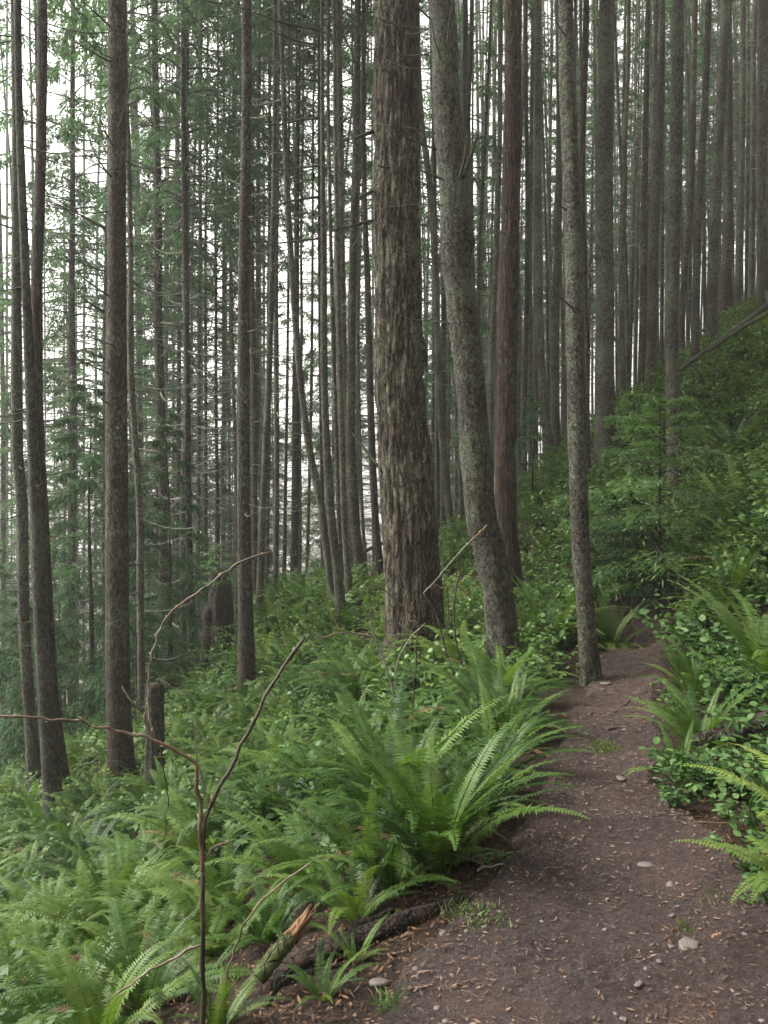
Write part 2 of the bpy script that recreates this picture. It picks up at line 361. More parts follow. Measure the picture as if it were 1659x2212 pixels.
# ------------------------------------------------------------------ ground and trail
def axis(lo_n, c, a, b, n):
    t = np.linspace(-1, 1, n); return c + a * t + b * np.abs(t) ** 5 * np.sign(t)
gx = axis(0, 0.8, 11, 900, 420); gy = axis(0, 7.0, 12, 900, 420)
X, Y = np.meshgrid(gx, gy); Z = H(X, Y)
td, _ = trail_dist(X, Y)
Z = Z - 0.02 * np.clip(1 - td / 0.45, 0, 1)
nx, ny = X.shape[1], X.shape[0]
i = (np.arange(ny - 1)[:, None] * nx + np.arange(nx - 1)[None]).ravel()
ground = link('ground', mesh('ground', np.stack([X, Y, Z], -1).reshape(-1, 3), np.stack([i, i + 1, i + nx + 1, i + nx], -1), None, [M['soil']], smooth=True))
tag(ground, 'dark forest soil of the hillside falling to the left', 'ground', kind='structure')

LE = [(700, 2205), (765, 2125), (850, 2045), (985, 1955), (1100, 1850), (1150, 1770), (1168, 1700), (1200, 1600), (1245, 1510), (1310, 1405), (1372, 1352)]
RE = [(1780, 2205), (1720, 2080), (1650, 1960), (1585, 1880), (1515, 1800), (1470, 1735), (1438, 1650), (1418, 1560), (1420, 1490), (1438, 1405), (1452, 1352)]
def flat(u, v):
    d = ray(u, v); t = -EYE / d[2]; return (d[0] * t, d[1] * t)
le = [(-0.75, -1.5), (-0.6, 0.6)] + [flat(*q) for q in LE] + [(2.9, 10.2), (2.35, 11.9), (1.05, 13.35), (-0.4, 14.6), (-1.4, 16.3), (-1.35, 18.6)]
re = [(1.2, -1.5), (1.3, 0.6)] + [flat(*q) for q in RE] + [(3.45, 10.6), (2.75, 12.5), (1.35, 14.05), (0.2, 15.3), (-0.6, 16.6), (-0.5, 18.5)]
NS, NC = 900, 96
lc_ = smooth_curve([(*p, 0) for p in le], NS); rc_ = smooth_curve([(*p, 0) for p in re], NS)
s = np.linspace(0, 1, NC)
PX = lc_[:, None, 0] + (rc_[:, None, 0] - lc_[:, None, 0]) * s; PY = lc_[:, None, 1] + (rc_[:, None, 1] - lc_[:, None, 1]) * s
wob = (fbm(PX * 2.2, PY * 2.2, 3.0, 4, 9) - .5)
ex = np.abs(s - .5) * 2
PX = PX + (np.sign(s - .5) * ex ** 2) * wob * .32
edge = np.clip((1 - ex) / .16, 0, 1)[None]
PZ = H(PX, PY) + .018 + (fbm(PX * 5, PY * 5, 0, 6, 3) - .5) * .050 + np.clip(fbm(PX * 16, PY * 16, 0, 3, 13) - .5, 0, 1) * .05 - (1 - edge) * .05 - .03 * (1 - ex ** 2)[None] + .02
i = (np.arange(NS - 1)[:, None] * NC + np.arange(NC - 1)[None]).ravel()
trail = link('path', mesh('path', np.stack([PX, PY, PZ], -1).reshape(-1, 3), np.stack([i, i + 1, i + NC + 1, i + NC], -1), None, [M['trail']], smooth=True))
tag(trail, 'narrow trodden dirt footpath curving away between ferns', 'path', kind='structure')

# ------------------------------------------------------------------ foliage builders
def spray_mesh(seed, Lc, R0, nl, nk, sl, sw, droop, rise=.25, taper=1.0, twig=.45, limb_r=.016, mats=None, top=.05, trunk=None, gap=.0, low=0.0, limbmat='twig_dark'):
    """crown: limbs carrying flat drooping sprays of needles, gaps left between them"""
    r = np.random.default_rng(seed); mb = MB()
    for q in range(nl):
        t0 = (q + r.uniform(-.5, .5)) / nl; t0 = min(max(t0, 0), 1)
        prof = (1 - t0) ** taper * (1 - top) + top
        if low: prof *= min(1, .55 + t0 / low * .45)
        L = R0 * prof * r.uniform(.55, 1.12)
        az = q * 2.399 + r.uniform(-.5, .5); z0 = t0 * Lc
        n = 7; ss = np.linspace(0, 1, n)
        el = rise - droop * ss * (1.15 - t0 * .75) + r.uniform(-.12, .12)
        st = L / (n - 1); rr = np.concatenate([[0], np.cumsum(np.cos(el[:-1]) * st)]); zz = np.concatenate([[0], np.cumsum(np.sin(el[:-1]) * st)])
        azs = az + r.uniform(-.25, .25) * ss
        pts = np.stack([rr * np.cos(azs), rr * np.sin(azs), z0 + zz], -1)
        mb.tube(pts, np.linspace(limb_r * (.5 + .5 * prof), .003, n), 3, 0, False)
        if r.random() < gap: continue
        K = int(nk * (.35 + .65 * L / R0)); t = r.uniform(.14, 1.0, K) ** .75
        pi = np.clip(t * (n - 1), 0, n - 1.001); i0 = pi.astype(int); f = (pi - i0)[:, None]
        base = pts[i0] * (1 - f) + pts[i0 + 1] * f
        tan = nrm(pts[i0 + 1] - pts[i0])
        perp = nrm(np.cross(tan, [0, 0, 1.0])); sgn = r.choice([-1.0, 1.0], K)[:, None]
        tl = twig * L / R0 * (1.05 - t) ** .6 + .03
        dd = r.uniform(0, 1, K) * tl
        td_ = nrm(perp * sgn * r.uniform(.6, 1, (K, 1)) + tan * r.uniform(.25, .9, (K, 1)) + np.array([0, 0, -1.0]) * r.uniform(.0, .45, (K, 1)) * droop)
        pos = base + td_ * dd[:, None]; pos[:, 2] -= r.exponential(.10 * twig * L, K)
        dv = nrm(td_ + r.normal(0, .35, (K, 3)) + np.array([0, 0, -.25 * droop]))
        sd_ = nrm(np.cross(dv, nrm(np.array([0, 0, 1.0]) + r.normal(0, .45, (K, 3)))))
        V, F = kites(pos, dv, sd_, sl * r.uniform(.5, 1.25, K), sw * r.uniform(.6, 1.3, K)); mb.add(V, F, None, 1)
    return mb.build('crown', mats or [M[limbmat], M['needle']])
def limb_curve(L, az, el0, el1, n=6, kink=.0, r=random):
    ss = np.linspace(0, 1, n); el = el0 + (el1 - el0) * ss ** 1.2; a = az + kink * ss
    st = L / (n - 1); d = np.stack([np.cos(el) * np.cos(a), np.cos(el) * np.sin(a), np.sin(el)], -1) * st
    return np.vstack([[0, 0, 0], np.cumsum(d[:-1], axis=0)])
def frond_data(L, a0, a1, npair, wid, mb, az, off=(0, 0, 0), m=0, r=RNG, twist=0.0):
    n = 11; ss = np.linspace(0, 1, n); ang = a0 + (a1 - a0) * ss ** 1.25; st = L / (n - 1)
    rr = np.concatenate([[0], np.cumsum(np.sin(ang[:-1]) * st)]); zz = np.concatenate([[0], np.cumsum(np.cos(ang[:-1]) * st)])
    azs = az + twist * ss ** 1.5
    pts = np.stack([rr * np.cos(azs), rr * np.sin(azs), zz], -1) + off
    mb.tube(pts, np.linspace(.0042, .0009, n) * (L / .8), 3, m, False)
    t = np.linspace(.13, .99, npair); t = np.repeat(t, 2); sg = np.tile([1.0, -1.0], npair)[:, None]; K = len(t)
    pi = np.clip(t * (n - 1), 0, n - 1.001); i0 = pi.astype(int); f = (pi - i0)[:, None]
    base = pts[i0] * (1 - f) + pts[i0 + 1] * f; tan = nrm(pts[i0 + 1] - pts[i0])
    hz = np.stack([-np.sin(np.full(K, az)), np.cos(np.full(K, az)), np.zeros(K)], -1)
    nor = nrm(np.cross(tan, hz)); nor = np.where(nor[:, 2:3] < 0, -nor, nor)
    shp = np.minimum(1, .45 + t * 2.6) * (1 - np.clip((t - .35) / .66, 0, 1) ** 1.6) + .05
    ln = wid * shp * r.uniform(.86, 1.08, K)
    dv = nrm(hz * sg + tan * (.22 + .3 * t[:, None]) + nor * r.normal(.06, .10, (K, 1)))
    fold = np.array([0, 0, -1.0]) * (ln * .20)[:, None]
    V, F = kites(base, dv, nrm(np.cross(dv, nor)), ln, np.full(K, L / npair * 1.02) * (.5 + .5 * shp), .30, fold); mb.add(V, F, None, m)
def fern_mesh(seed, nf=18, L=.85, detail=36, dead=1):
    r = np.random.default_rng(seed); mb = MB()
    for q in range(nf):
        inner = q % 3 == 0
        az = q * 2.399 + r.uniform(-.35, .35); l = L * r.uniform(.72, 1.1) * (.85 if inner else 1)
        a0 = r.uniform(.08, .35) if inner else r.uniform(.35, .85); a1 = a0 + r.uniform(1.1, 1.9)
        frond_data(l, a0, a1, int(detail * r.uniform(.9, 1.1)), l * r.uniform(.080, .112), mb, az, (math.cos(az) * .03, math.sin(az) * .03, 0), 0, r, r.uniform(-.35, .35))
    for q in range(dead):
        az = r.uniform(0, 6.28); frond_data(L * .8, r.uniform(1.0, 1.3), 2.0, int(detail * .8), L * .07, mb, az, (0, 0, .03), 1, r, .3)
    return mb.build('sword_fern', [M['fern'], M['fern_dead']])
def leaf_cluster(mb, pos, dirs, L, W, r, m=0):
    """broad oval leaves of two halves, six corners each"""
    K = len(pos); up = nrm(np.array([0, 0, 1.0]) + r.normal(0, .45, (K, 3))); sd_ = nrm(np.cross(dirs, up)); up = nrm(np.cross(sd_, dirs))
    L = L[:, None]; W = W[:, None]
    row = [(.18, .36), (.42, .50), (.72, .36)]; P_ = [pos]
    for t_, w_ in row: P_.append(pos + dirs * L * t_ - sd_ * W * w_ + up * W * .07)
    P_.append(pos + dirs * L - up * L * .10)
    for t_, w_ in row[::-1]: P_.append(pos + dirs * L * t_ + sd_ * W * w_ + up * W * .07)
    P_.append(pos + dirs * L * .45)
    V = np.stack(P_, 1); o = np.arange(K)[:, None] * 9
    F3 = np.concatenate([o + np.array((q, 8, (q + 1) % 8)) for q in range(8)])
    mb.add(V.reshape(-1, 3), None, F3, m)
def salal_mesh(seed, nst=14, hgt=.55, spread=.5, leaf=.062):
    r = np.random.default_rng(seed); mb = MB()
    for q in range(nst):
        az = r.uniform(0, 6.28); L = hgt * r.uniform(.6, 1.25); n = 7
        c = limb_curve(L, az, r.uniform(.9, 1.45), r.uniform(.1, .9), n, r.uniform(-.8, .8)) * [spread / .5, spread / .5, 1] + [r.uniform(-.12, .12), r.uniform(-.12, .12), -.03]
        mb.tube(c, np.linspace(.004, .0015, n), 3, 1, False)
        K = int(14 * L / .5) + 4; t = r.uniform(.3, 1.0, K) * (n - 1.001); i0 = t.astype(int); f = (t - i0)[:, None]
        pos = c[i0] * (1 - f) + c[i0 + 1] * f
        d = nrm(np.stack([r.normal(0, 1, K), r.normal(0, 1, K), r.normal(.0, .35, K)], -1)); leaf_cluster(mb, pos + d * .01, d, leaf * r.uniform(.6, 1.25, K), leaf * .62 * r.uniform(.7, 1.2, K), r)
    return mb.build('salal_bush', [M['salal'], M['cane_dark']])

# ------------------------------------------------------------------ trees
CROWNS = [spray_mesh(100 + k, 14.0, 2.5 + .3 * (k % 3), 96, 380, .135, .030, 1.0 + .2 * (k % 2), .30, .75, .55, .028, None, .06, gap=.44, low=.25) for k in range(6)]
CROWNS_OPEN = [spray_mesh(160 + k, 14.0, 2.0, 46, 280, .135, .030, 1.1, .30, .75, .55, .022, None, .06, gap=.55, low=.25) for k in range(3)]
CROWNS_HANG = [spray_mesh(140 + k, 14.0, 2.3, 76, 330, .13, .030, 1.6, .35, .7, .5, .020, None, .06, gap=.42, low=.2) for k in range(3)]

def trunk_mesh(curve, rad, circ, bk, seed, rough, furrow=0.0, knots=None):
    """curve: points of the axis, local; the bark relief is modelled, coarser above the frame"""
    n = len(curve); th = np.arange(circ) * 2 * math.pi / circ
    t, a, b = frames(curve); a = np.tile([1.0, 0, 0], (n, 1)); a = nrm(a - t * np.sum(a * t, 1)[:, None]); b = np.cross(t, a)
    ct, stn = np.cos(th)[None], np.sin(th)[None]; rr = rad[:, None]; z = curve[:, 2][:, None]
    rref = np.median(rad); xx, yy = ct * rref, stn * rref; zz = z + 0 * ct
    lob = 1 + .07 * (noise(ct * .9 + 3, stn * .9, zz * .28, seed) - .5) * 2
    d = (fbm(xx * 9 + 5, yy * 9, zz * 4, 3, seed) - .5) * rough * 2
    if furrow:
        w_ = fbm(xx * 5, yy * 5, zz * 2.2, 3, seed + 40) * .9
        nn = noise(xx * 20 + w_, yy * 20 + w_, zz * 3.2 + w_, seed + 7); f1 = 1 - np.abs(2 * nn - 1) * .9
        n2 = noise(xx * 34 + 9, yy * 34 + w_, zz * 4, seed + 8); f2 = 1 - np.abs(2 * n2 - 1)
        d = d - furrow * (np.clip((f1 - .62) / .38, 0, 1) ** 1.3 + .45 * np.clip((f2 - .66) / .34, 0, 1))
        d = d + furrow * .35 * (noise(xx * 60, yy * 60, zz * 40, seed + 3) - .5)
    r_ = rr * lob + d * np.minimum(1, rr / rref)
    r_ = r_ * (1 + (.10 + .38 * np.clip(np.cos(th[None] * (3 + seed % 2) + seed * 1.7 + 1.2 * noise(th[None] * 1.3, 0, 0, seed)), 0, 1) ** 1.5) * np.exp(-np.clip(z, -.3, None) / (.10 + .55 * rref)))
    if knots:
        for (kz, ka, kr, kh) in knots:
            dz = (z - kz) / kr; da = (((th[None] - ka + math.pi) % (2 * math.pi)) - math.pi) * rr / kr
            r_ = r_ + kh * np.exp(-(dz ** 2 + da ** 2))
    V = curve[:, None] + r_[..., None] * (ct[..., None] * a[:, None] + stn[..., None] * b[:, None])
    i = np.arange(n - 1)[:, None] * circ; j = np.arange(circ)[None]; j2 = (j + 1) % circ
    F = np.stack([i + j, i + j2, i + circ + j2, i + circ + j], -1).reshape(-1, 4)
    V = np.vstack([V.reshape(-1, 3), curve[-1]]); c1 = n * circ
    F3 = [(c1, (n - 1) * circ + q, (n - 1) * circ + (q + 1) % circ) for q in range(circ)]
    return mesh('trunk', V, F, F3, [M[bk]], smooth=True)

TREES = []          # every tree with its place in the frame, for the labels
def make_tree(pts, D, bk, label, hgt=27, crown=12.0, ncirc=None, limbs=26, limblen=1.0, style='sweep', z_lo=2.0, furrow=0.0, rough=.006, crown_kind=0, crown_r=1.0, flare=1.25, group='conifers standing on the wooded slope', name='conifer_tree', seed=None, limbmat='twig_grey', knots=None, skip_branch=False):
    """pts: (u, v, width in frame pixels) from the top of the frame to the base"""
    seed = seed if seed is not None else len(TREES) + 1
    r = np.random.default_rng(500 + seed)
    ps = sorted(pts, key=lambda q: -q[1])
    W3 = [np.append(P(q[0], q[1], D), pxm(q[2], D) / 2 * 1.0) for q in ps]
    base = W3[0][:3].copy(); base[2] = h1(base[0], base[1])
    if W3[0][2] > base[2] - .05:
        W3 = [np.append(base + (W3[0][:3] - W3[1][:3]) * 0 + [0, 0, -.02], W3[0][3])] + W3 if W3[0][2] > base[2] + .25 else W3
    loc = base
    top = W3[-1]; sec = W3[-2]; slope = (top[:2] - sec[:2]) / max(.5, top[2] - sec[2]); slope = slope * .6
    ztop = base[2] + hgt
    rows = [np.append(W3[0][:2], [base[2] - .35, W3[0][3] * flare * 1.08])] + W3
    if ztop > top[2] + 1:
        mid = (ztop - top[2]) * .5
        rows.append(np.array([*(top[:2] + slope * mid), top[2] + mid, max(.03, top[3] * .62)]))
        rows.append(np.array([*(top[:2] + slope * mid * 2), ztop, .012]))
    rows = np.array(rows); rows[1, 3] *= flare; rows[:, :3] -= loc
    if len(rows) > 2 and rows[2, 2] - rows[1, 2] > 2.0:      # the root flare fades within the first metre
        q = np.array(rows[1]); f = .9 / (rows[2, 2] - rows[1, 2]); q = rows[1] + (rows[2] - rows[1]) * f; q[3] = (rows[1, 3] / flare) * .97 + .03 * rows[2, 3]
        rows = np.insert(rows, 2, q, 0)
    visz = (0.62 * D + EYE + .3) - loc[2]
    step = max(.03, D * .006)
    nf = int(min(420, max(30, visz / step)))
    full = smooth_curve(rows, 900); zf = full[:, 2]
    zs = np.unique(np.concatenate([np.linspace(zf[0], min(visz, zf[-1]), nf), np.linspace(min(visz, zf[-1]), zf[-1], 26)]))
    zm = np.maximum.accumulate(zf + np.arange(900) * 1e-7)
    cur = np.stack([np.interp(zs, zm, full[:, q]) for q in range(4)], -1); cur[:, 2] = zs
    if not furrow or True:
        cur[:, 0] += (noise(zs * .35, 0, 0, seed) - .5) * .05 * min(1, D / 12); cur[:, 1] += (noise(zs * .35, 9, 0, seed) - .5) * .06
    circ = ncirc or (36 if D < 9 else 24 if D < 14 else 14 if D < 22 else 9)
    root = thing(name, label, 'tree', loc, group)
    tk = link('trunk', trunk_mesh(cur[:, :3], np.maximum(cur[:, 3], .01), circ, bk, seed, rough, furrow, knots), root)
    at = lambda z: np.array([np.interp(z, zs, cur[:, q]) for q in range(4)])
    # living crown
    if crown < hgt - 2:
        c0, c1 = at(crown), at(hgt - .3); ax = Vector(c1[:3] - c0[:3]); Lx = ax.length; src = (CROWNS_OPEN if crown_kind == 2 else CROWNS_HANG if crown_kind == 1 else CROWNS)
        k = Lx / 14.0; me = src[seed % len(src)]
        kc = link('crown', me, root, c0[:3], None, (crown_r * k ** .4, crown_r * k ** .4, k))
        kc.rotation_mode = 'QUATERNION'; kc.rotation_quaternion = ax.to_track_quat('Z', 'Y') @ Matrix.Rotation(r.uniform(0, 6.28), 3, 'Z').to_quaternion()
    # dead lower limbs
    if limbs:
        mb = MB(); hi = min(crown + 1.5, max(visz + 1, 3)); zl = z_lo
        hh = hi - zl
        for q in range(int(limbs)):
            z = zl + hh * (q + r.uniform(0, 1)) / limbs; c = at(z); az = r.uniform(0, 6.28)
            if style == 'stub' and r.random() < .75: L = r.uniform(.12, .42) * limblen
            else: L = limblen * r.uniform(.35, 1.25) * (.55 + .6 * (z - zl) / hh)
            e0 = r.uniform(-.45, .15); e1 = r.uniform(.2, 1.0)
            if style == 'droop': e0, e1 = r.uniform(-.1, .3), r.uniform(-.9, .1)
            n = 6 if L > .3 else 3
            lc = limb_curve(L, az, e0, e1, n, r.uniform(-.4, .4)) + c[:3] + np.array([math.cos(az), math.sin(az), 0]) * c[3] * .8
            rb = (.006 + .006 * min(L, 1.6)) * (.9 if D < 12 else 1.25 if D < 17 else 1.8)
            mb.tube(lc, np.linspace(rb, rb * .28, n), 4 if D < 12 else 3, 0, False)
            if L > .7:
                for w_ in range(int(3 * L)):
                    i0 = r.integers(2, n); l2 = L * r.uniform(.15, .35); mb.tube(limb_curve(l2, az + r.choice([-1, 1]) * r.uniform(.4, 1.0), r.uniform(-.2, .3), r.uniform(.2, .9), 4) + lc[i0], np.linspace(rb * .45, rb * .2, 4), 3, 0, False)
        lm = link('dead_limbs', mb.build('dead_limbs', [M[limbmat]]), root); lm['kind'] = 'stuff'
    u7 = np.interp(7.0 * 100, [q[1] for q in sorted(pts, key=lambda q: q[1])], [q[0] for q in sorted(pts, key=lambda q: q[1])])
    TREES.append(dict(o=root, u=u7, D=D, w=np.mean([q[2] for q in pts]), label=label, loc=loc, at=at))
    return TREES[-1]
def branch(tree, uvs, D0, D1, w0, w1, m='twig_grey', name='branch', sub=0, k=5, label=None):
    """a limb one can tell apart, drawn through points at a depth running from D0 (trunk) to D1 (tip)"""
    n = len(uvs); pts = [P(u, v, D0 + (D1 - D0) * i / (n - 1)) for i, (u, v) in enumerate(uvs)]
    c = smooth_curve(pts, max(8, 4 * n)); o = np.array(tree['o'].location)
    c = c + (np.stack([noise(np.arange(len(c)) * .7, 1, q, int(uvs[0][1])) for q in range(3)], -1) - .5) * pxm(3.0, D0) * np.linspace(0, 1, len(c))[:, None]
    mb = MB(); mb.tube(c - o, np.linspace(pxm(w0, D0) / 2, pxm(w1, D1) / 2, len(c)), k)
    r = np.random.default_rng(int(uvs[0][0] * 7 + uvs[0][1]))
    for q in range(sub):
        i = r.integers(len(c) // 3, len(c)); d = nrm(c[-1] - c[0]); L = np.linalg.norm(c[-1] - c[0]) * r.uniform(.08, .22)
        e = nrm(d + r.normal(0, .55, 3)); mb.tube(np.array([c[i], c[i] + e * L * .5 + [0, 0, .02], c[i] + e * L]) - o, np.linspace(pxm(w1, D1) * .4, pxm(w1, D1) * .25, 3), 3)
    b = link(name, mb.build(name, [M[m]], True), tree['o'])
    if label: b['label'] = label
    return b
def crop(x0, y0, pts, k=800 / 1659 * 1659 / 3024):
    """points read off an enlargement of the photograph -> frame units"""
    return [(x0 * 1659 / 3024 + x * k, y0 * 1659 / 3024 + y * k) for x, y in pts]
exec_order = []

# ------------------------------------------------------------------ the trees one can point at
fir = make_tree([(855, 0, 98), (856, 300, 99), (858, 549, 101), (864, 800, 106), (876, 1000, 116), (889, 1150, 124), (902, 1440, 134)], 8.5, 'bark_fir',
    'big furrowed fir trunk with pale lichen patches, thickest trunk in the picture', hgt=36, crown=15, ncirc=132, crown_kind=2, limbs=0, furrow=.034, rough=.008, flare=1.04, group=None, name='fir_tree', seed=1,
    knots=[(3.35, -.45, .16, .05), (2.3, -.2, .2, .02), (4.6, -2.2, .05, .025), (6.0, -1.6, .06, .02)])
lean = make_tree([(950, 0, 55), (955, 60, 56), (966, 265, 60), (981, 397, 63), (986, 549, 62), (999, 661, 61), (1018, 814, 62), (1039, 1097, 64), (1057, 1174, 66), (1080, 1307, 66), (1094, 1468, 68)], 7.0, 'bark_grey',
    'leaning speckled trunk with bare twigs on its left and a forked stub at right', hgt=26, crown=12, ncirc=64, crown_kind=2, limbs=0, rough=.009, flare=1.05, group=None, seed=2, furrow=.006,
    knots=[(3.85, 0.1, .10, .05), (3.3, .1, .14, .02)])
redt = make_tree([(1111, 0, 36), (1107, 260, 39), (1101, 549, 42), (1097, 730, 46), (1094, 945, 47), (1094, 1090, 48), (1100, 1180, 46), (1112, 1318, 47)], 10.5, 'bark_red',
    'straight red-brown trunk with a dark hollow scar low on its right side', hgt=30, crown=13, ncirc=48, crown_kind=2, limbs=5, limblen=.4, style='stub', rough=.006, flare=1.02, group=None, seed=3, furrow=.008,
    knots=[(2.45, -.5, .10, .028), (2.2, -.6, .13, -.05), (6.2, 0, .08, .02)])
edge = make_tree([(1222, 0, 32), (1230, 260, 34), (1240, 549, 37), (1246, 814, 39), (1248, 946, 40), (1255, 1174, 38), (1265, 1307, 38), (1276, 1485, 43)], 6.5, 'bark_grey',
    'slim grey-green mottled trunk standing at the very edge of the dirt path', hgt=24, crown=12, ncirc=44, crown_kind=2, limbs=0, rough=.007, flare=1.04, group=None, seed=4)
darkt = make_tree([(253, 0, 37), (251, 549, 38), (251, 814, 43), (254, 1229, 48), (254, 1520, 52), (262, 1705, 56)], 9.5, 'bark_brown',
    'stout dark reddish trunk rising alone at left, clear bark down to the ferns', hgt=28, crown=12.5, ncirc=48, limbs=26, limblen=1.0, z_lo=2.5, rough=.007, flare=1.1, group=None, seed=5, limbmat='twig_dark')
la = make_tree([(42, 0, 15), (53, 549, 18), (63, 814, 22), (77, 1097, 27), (89, 1362, 31), (104, 1600, 34), (119, 1788, 37)], 9.0, 'bark_grey',
    'grey trunk with the nearest base of the three close trunks at the left edge', hgt=26, crown=11.5, limbs=26, limblen=.8, seed=6, limbmat='twig_dark')
lb = make_tree([(89, 0, 20), (86, 260, 21), (83, 814, 24), (92, 1200, 26), (110, 1500, 28), (136, 1722, 30)], 10.0, 'bark_red',
    'reddish trunk that is the right one of the three close trunks at the left edge', hgt=28, crown=12.5, limbs=20, limblen=.8, seed=7, limbmat='twig_dark')
lc = make_tree([(34, 0, 16), (35, 500, 19), (37, 946, 22), (48, 1097, 23), (53, 1362, 24), (73, 1725, 27)], 10.5, 'bark_grey',
    'greyish trunk that is the leftmost of the three close trunks at the left edge', hgt=26, crown=11.0, limbs=26, limblen=.9, seed=8, limbmat='twig_dark')
m1 = make_tree([(530, 0, 21), (529, 300, 22), (527, 549, 24), (527, 814, 27), (530, 1229, 31), (531, 1525, 34)], 11.0, 'bark_brown',
    'straight brown trunk rising behind the arched bare cane tip', hgt=28, crown=12.5, limbs=34, limblen=.9, rough=.006, seed=9, group=None)
m3 = make_tree([(694, 0, 8), (695, 300, 10), (697, 549, 13), (702, 814, 16), (715, 1097, 19), (728, 1230, 20), (738, 1370, 22)], 11.5, 'bark_grey',
    'dark slender trunk with long mossy limbs reaching left', hgt=24, crown=13, limbs=14, limblen=.8, seed=10, group=None, limbmat='twig_dark')
m2 = make_tree([(606, 0, 9), (612, 185, 11), (620, 397, 13), (629, 549, 14), (646, 814, 15), (665, 970, 16), (691, 1097, 17), (716, 1290, 19), (724, 1340, 20)], 12.5, 'bark_grey',
    'crooked trunk leaning left with a bend, meeting its neighbour at the base', hgt=24, crown=11, limbs=22, limblen=.9, seed=11, group=None)
m5 = make_tree([(773, 0, 13), (769, 300, 14), (762, 549, 16), (757, 814, 18), (756, 950, 20), (762, 1097, 22), (772, 1200, 24), (781, 1258, 27)], 14.5, 'bark_brown',
    'dark brown trunk curving at its foot beside the far bit of path', hgt=26, crown=12, limbs=26, limblen=.7, seed=12, group=None)
hb = make_tree([(1466, 0, 22), (1461, 260, 23), (1455, 549, 25), (1450, 680, 28), (1453, 814, 29), (1457, 999, 30), (1461, 1066, 33)], 13.0, 'bark_grey',
    'half grey, half dark trunk on the right-hand slope beside a short broken stump', hgt=24, crown=13, limbs=8, limblen=.5, style='stub', crown_kind=2, seed=13, group=None, rough=.006, ncirc=32)
lk = make_tree([(1310, 0, 31), (1310, 130, 32), (1306, 397, 37), (1305, 549, 37), (1306, 680, 37), (1307, 814, 39), (1312, 1010, 44)], 15.0, 'bark_grey',
    'broad pale green-grey trunk with rings of knots behind the feathery young hemlock', hgt=28, crown=15, limbs=12, limblen=.35, style='stub', crown_kind=2, seed=14, group=None, rough=.008, ncirc=40)
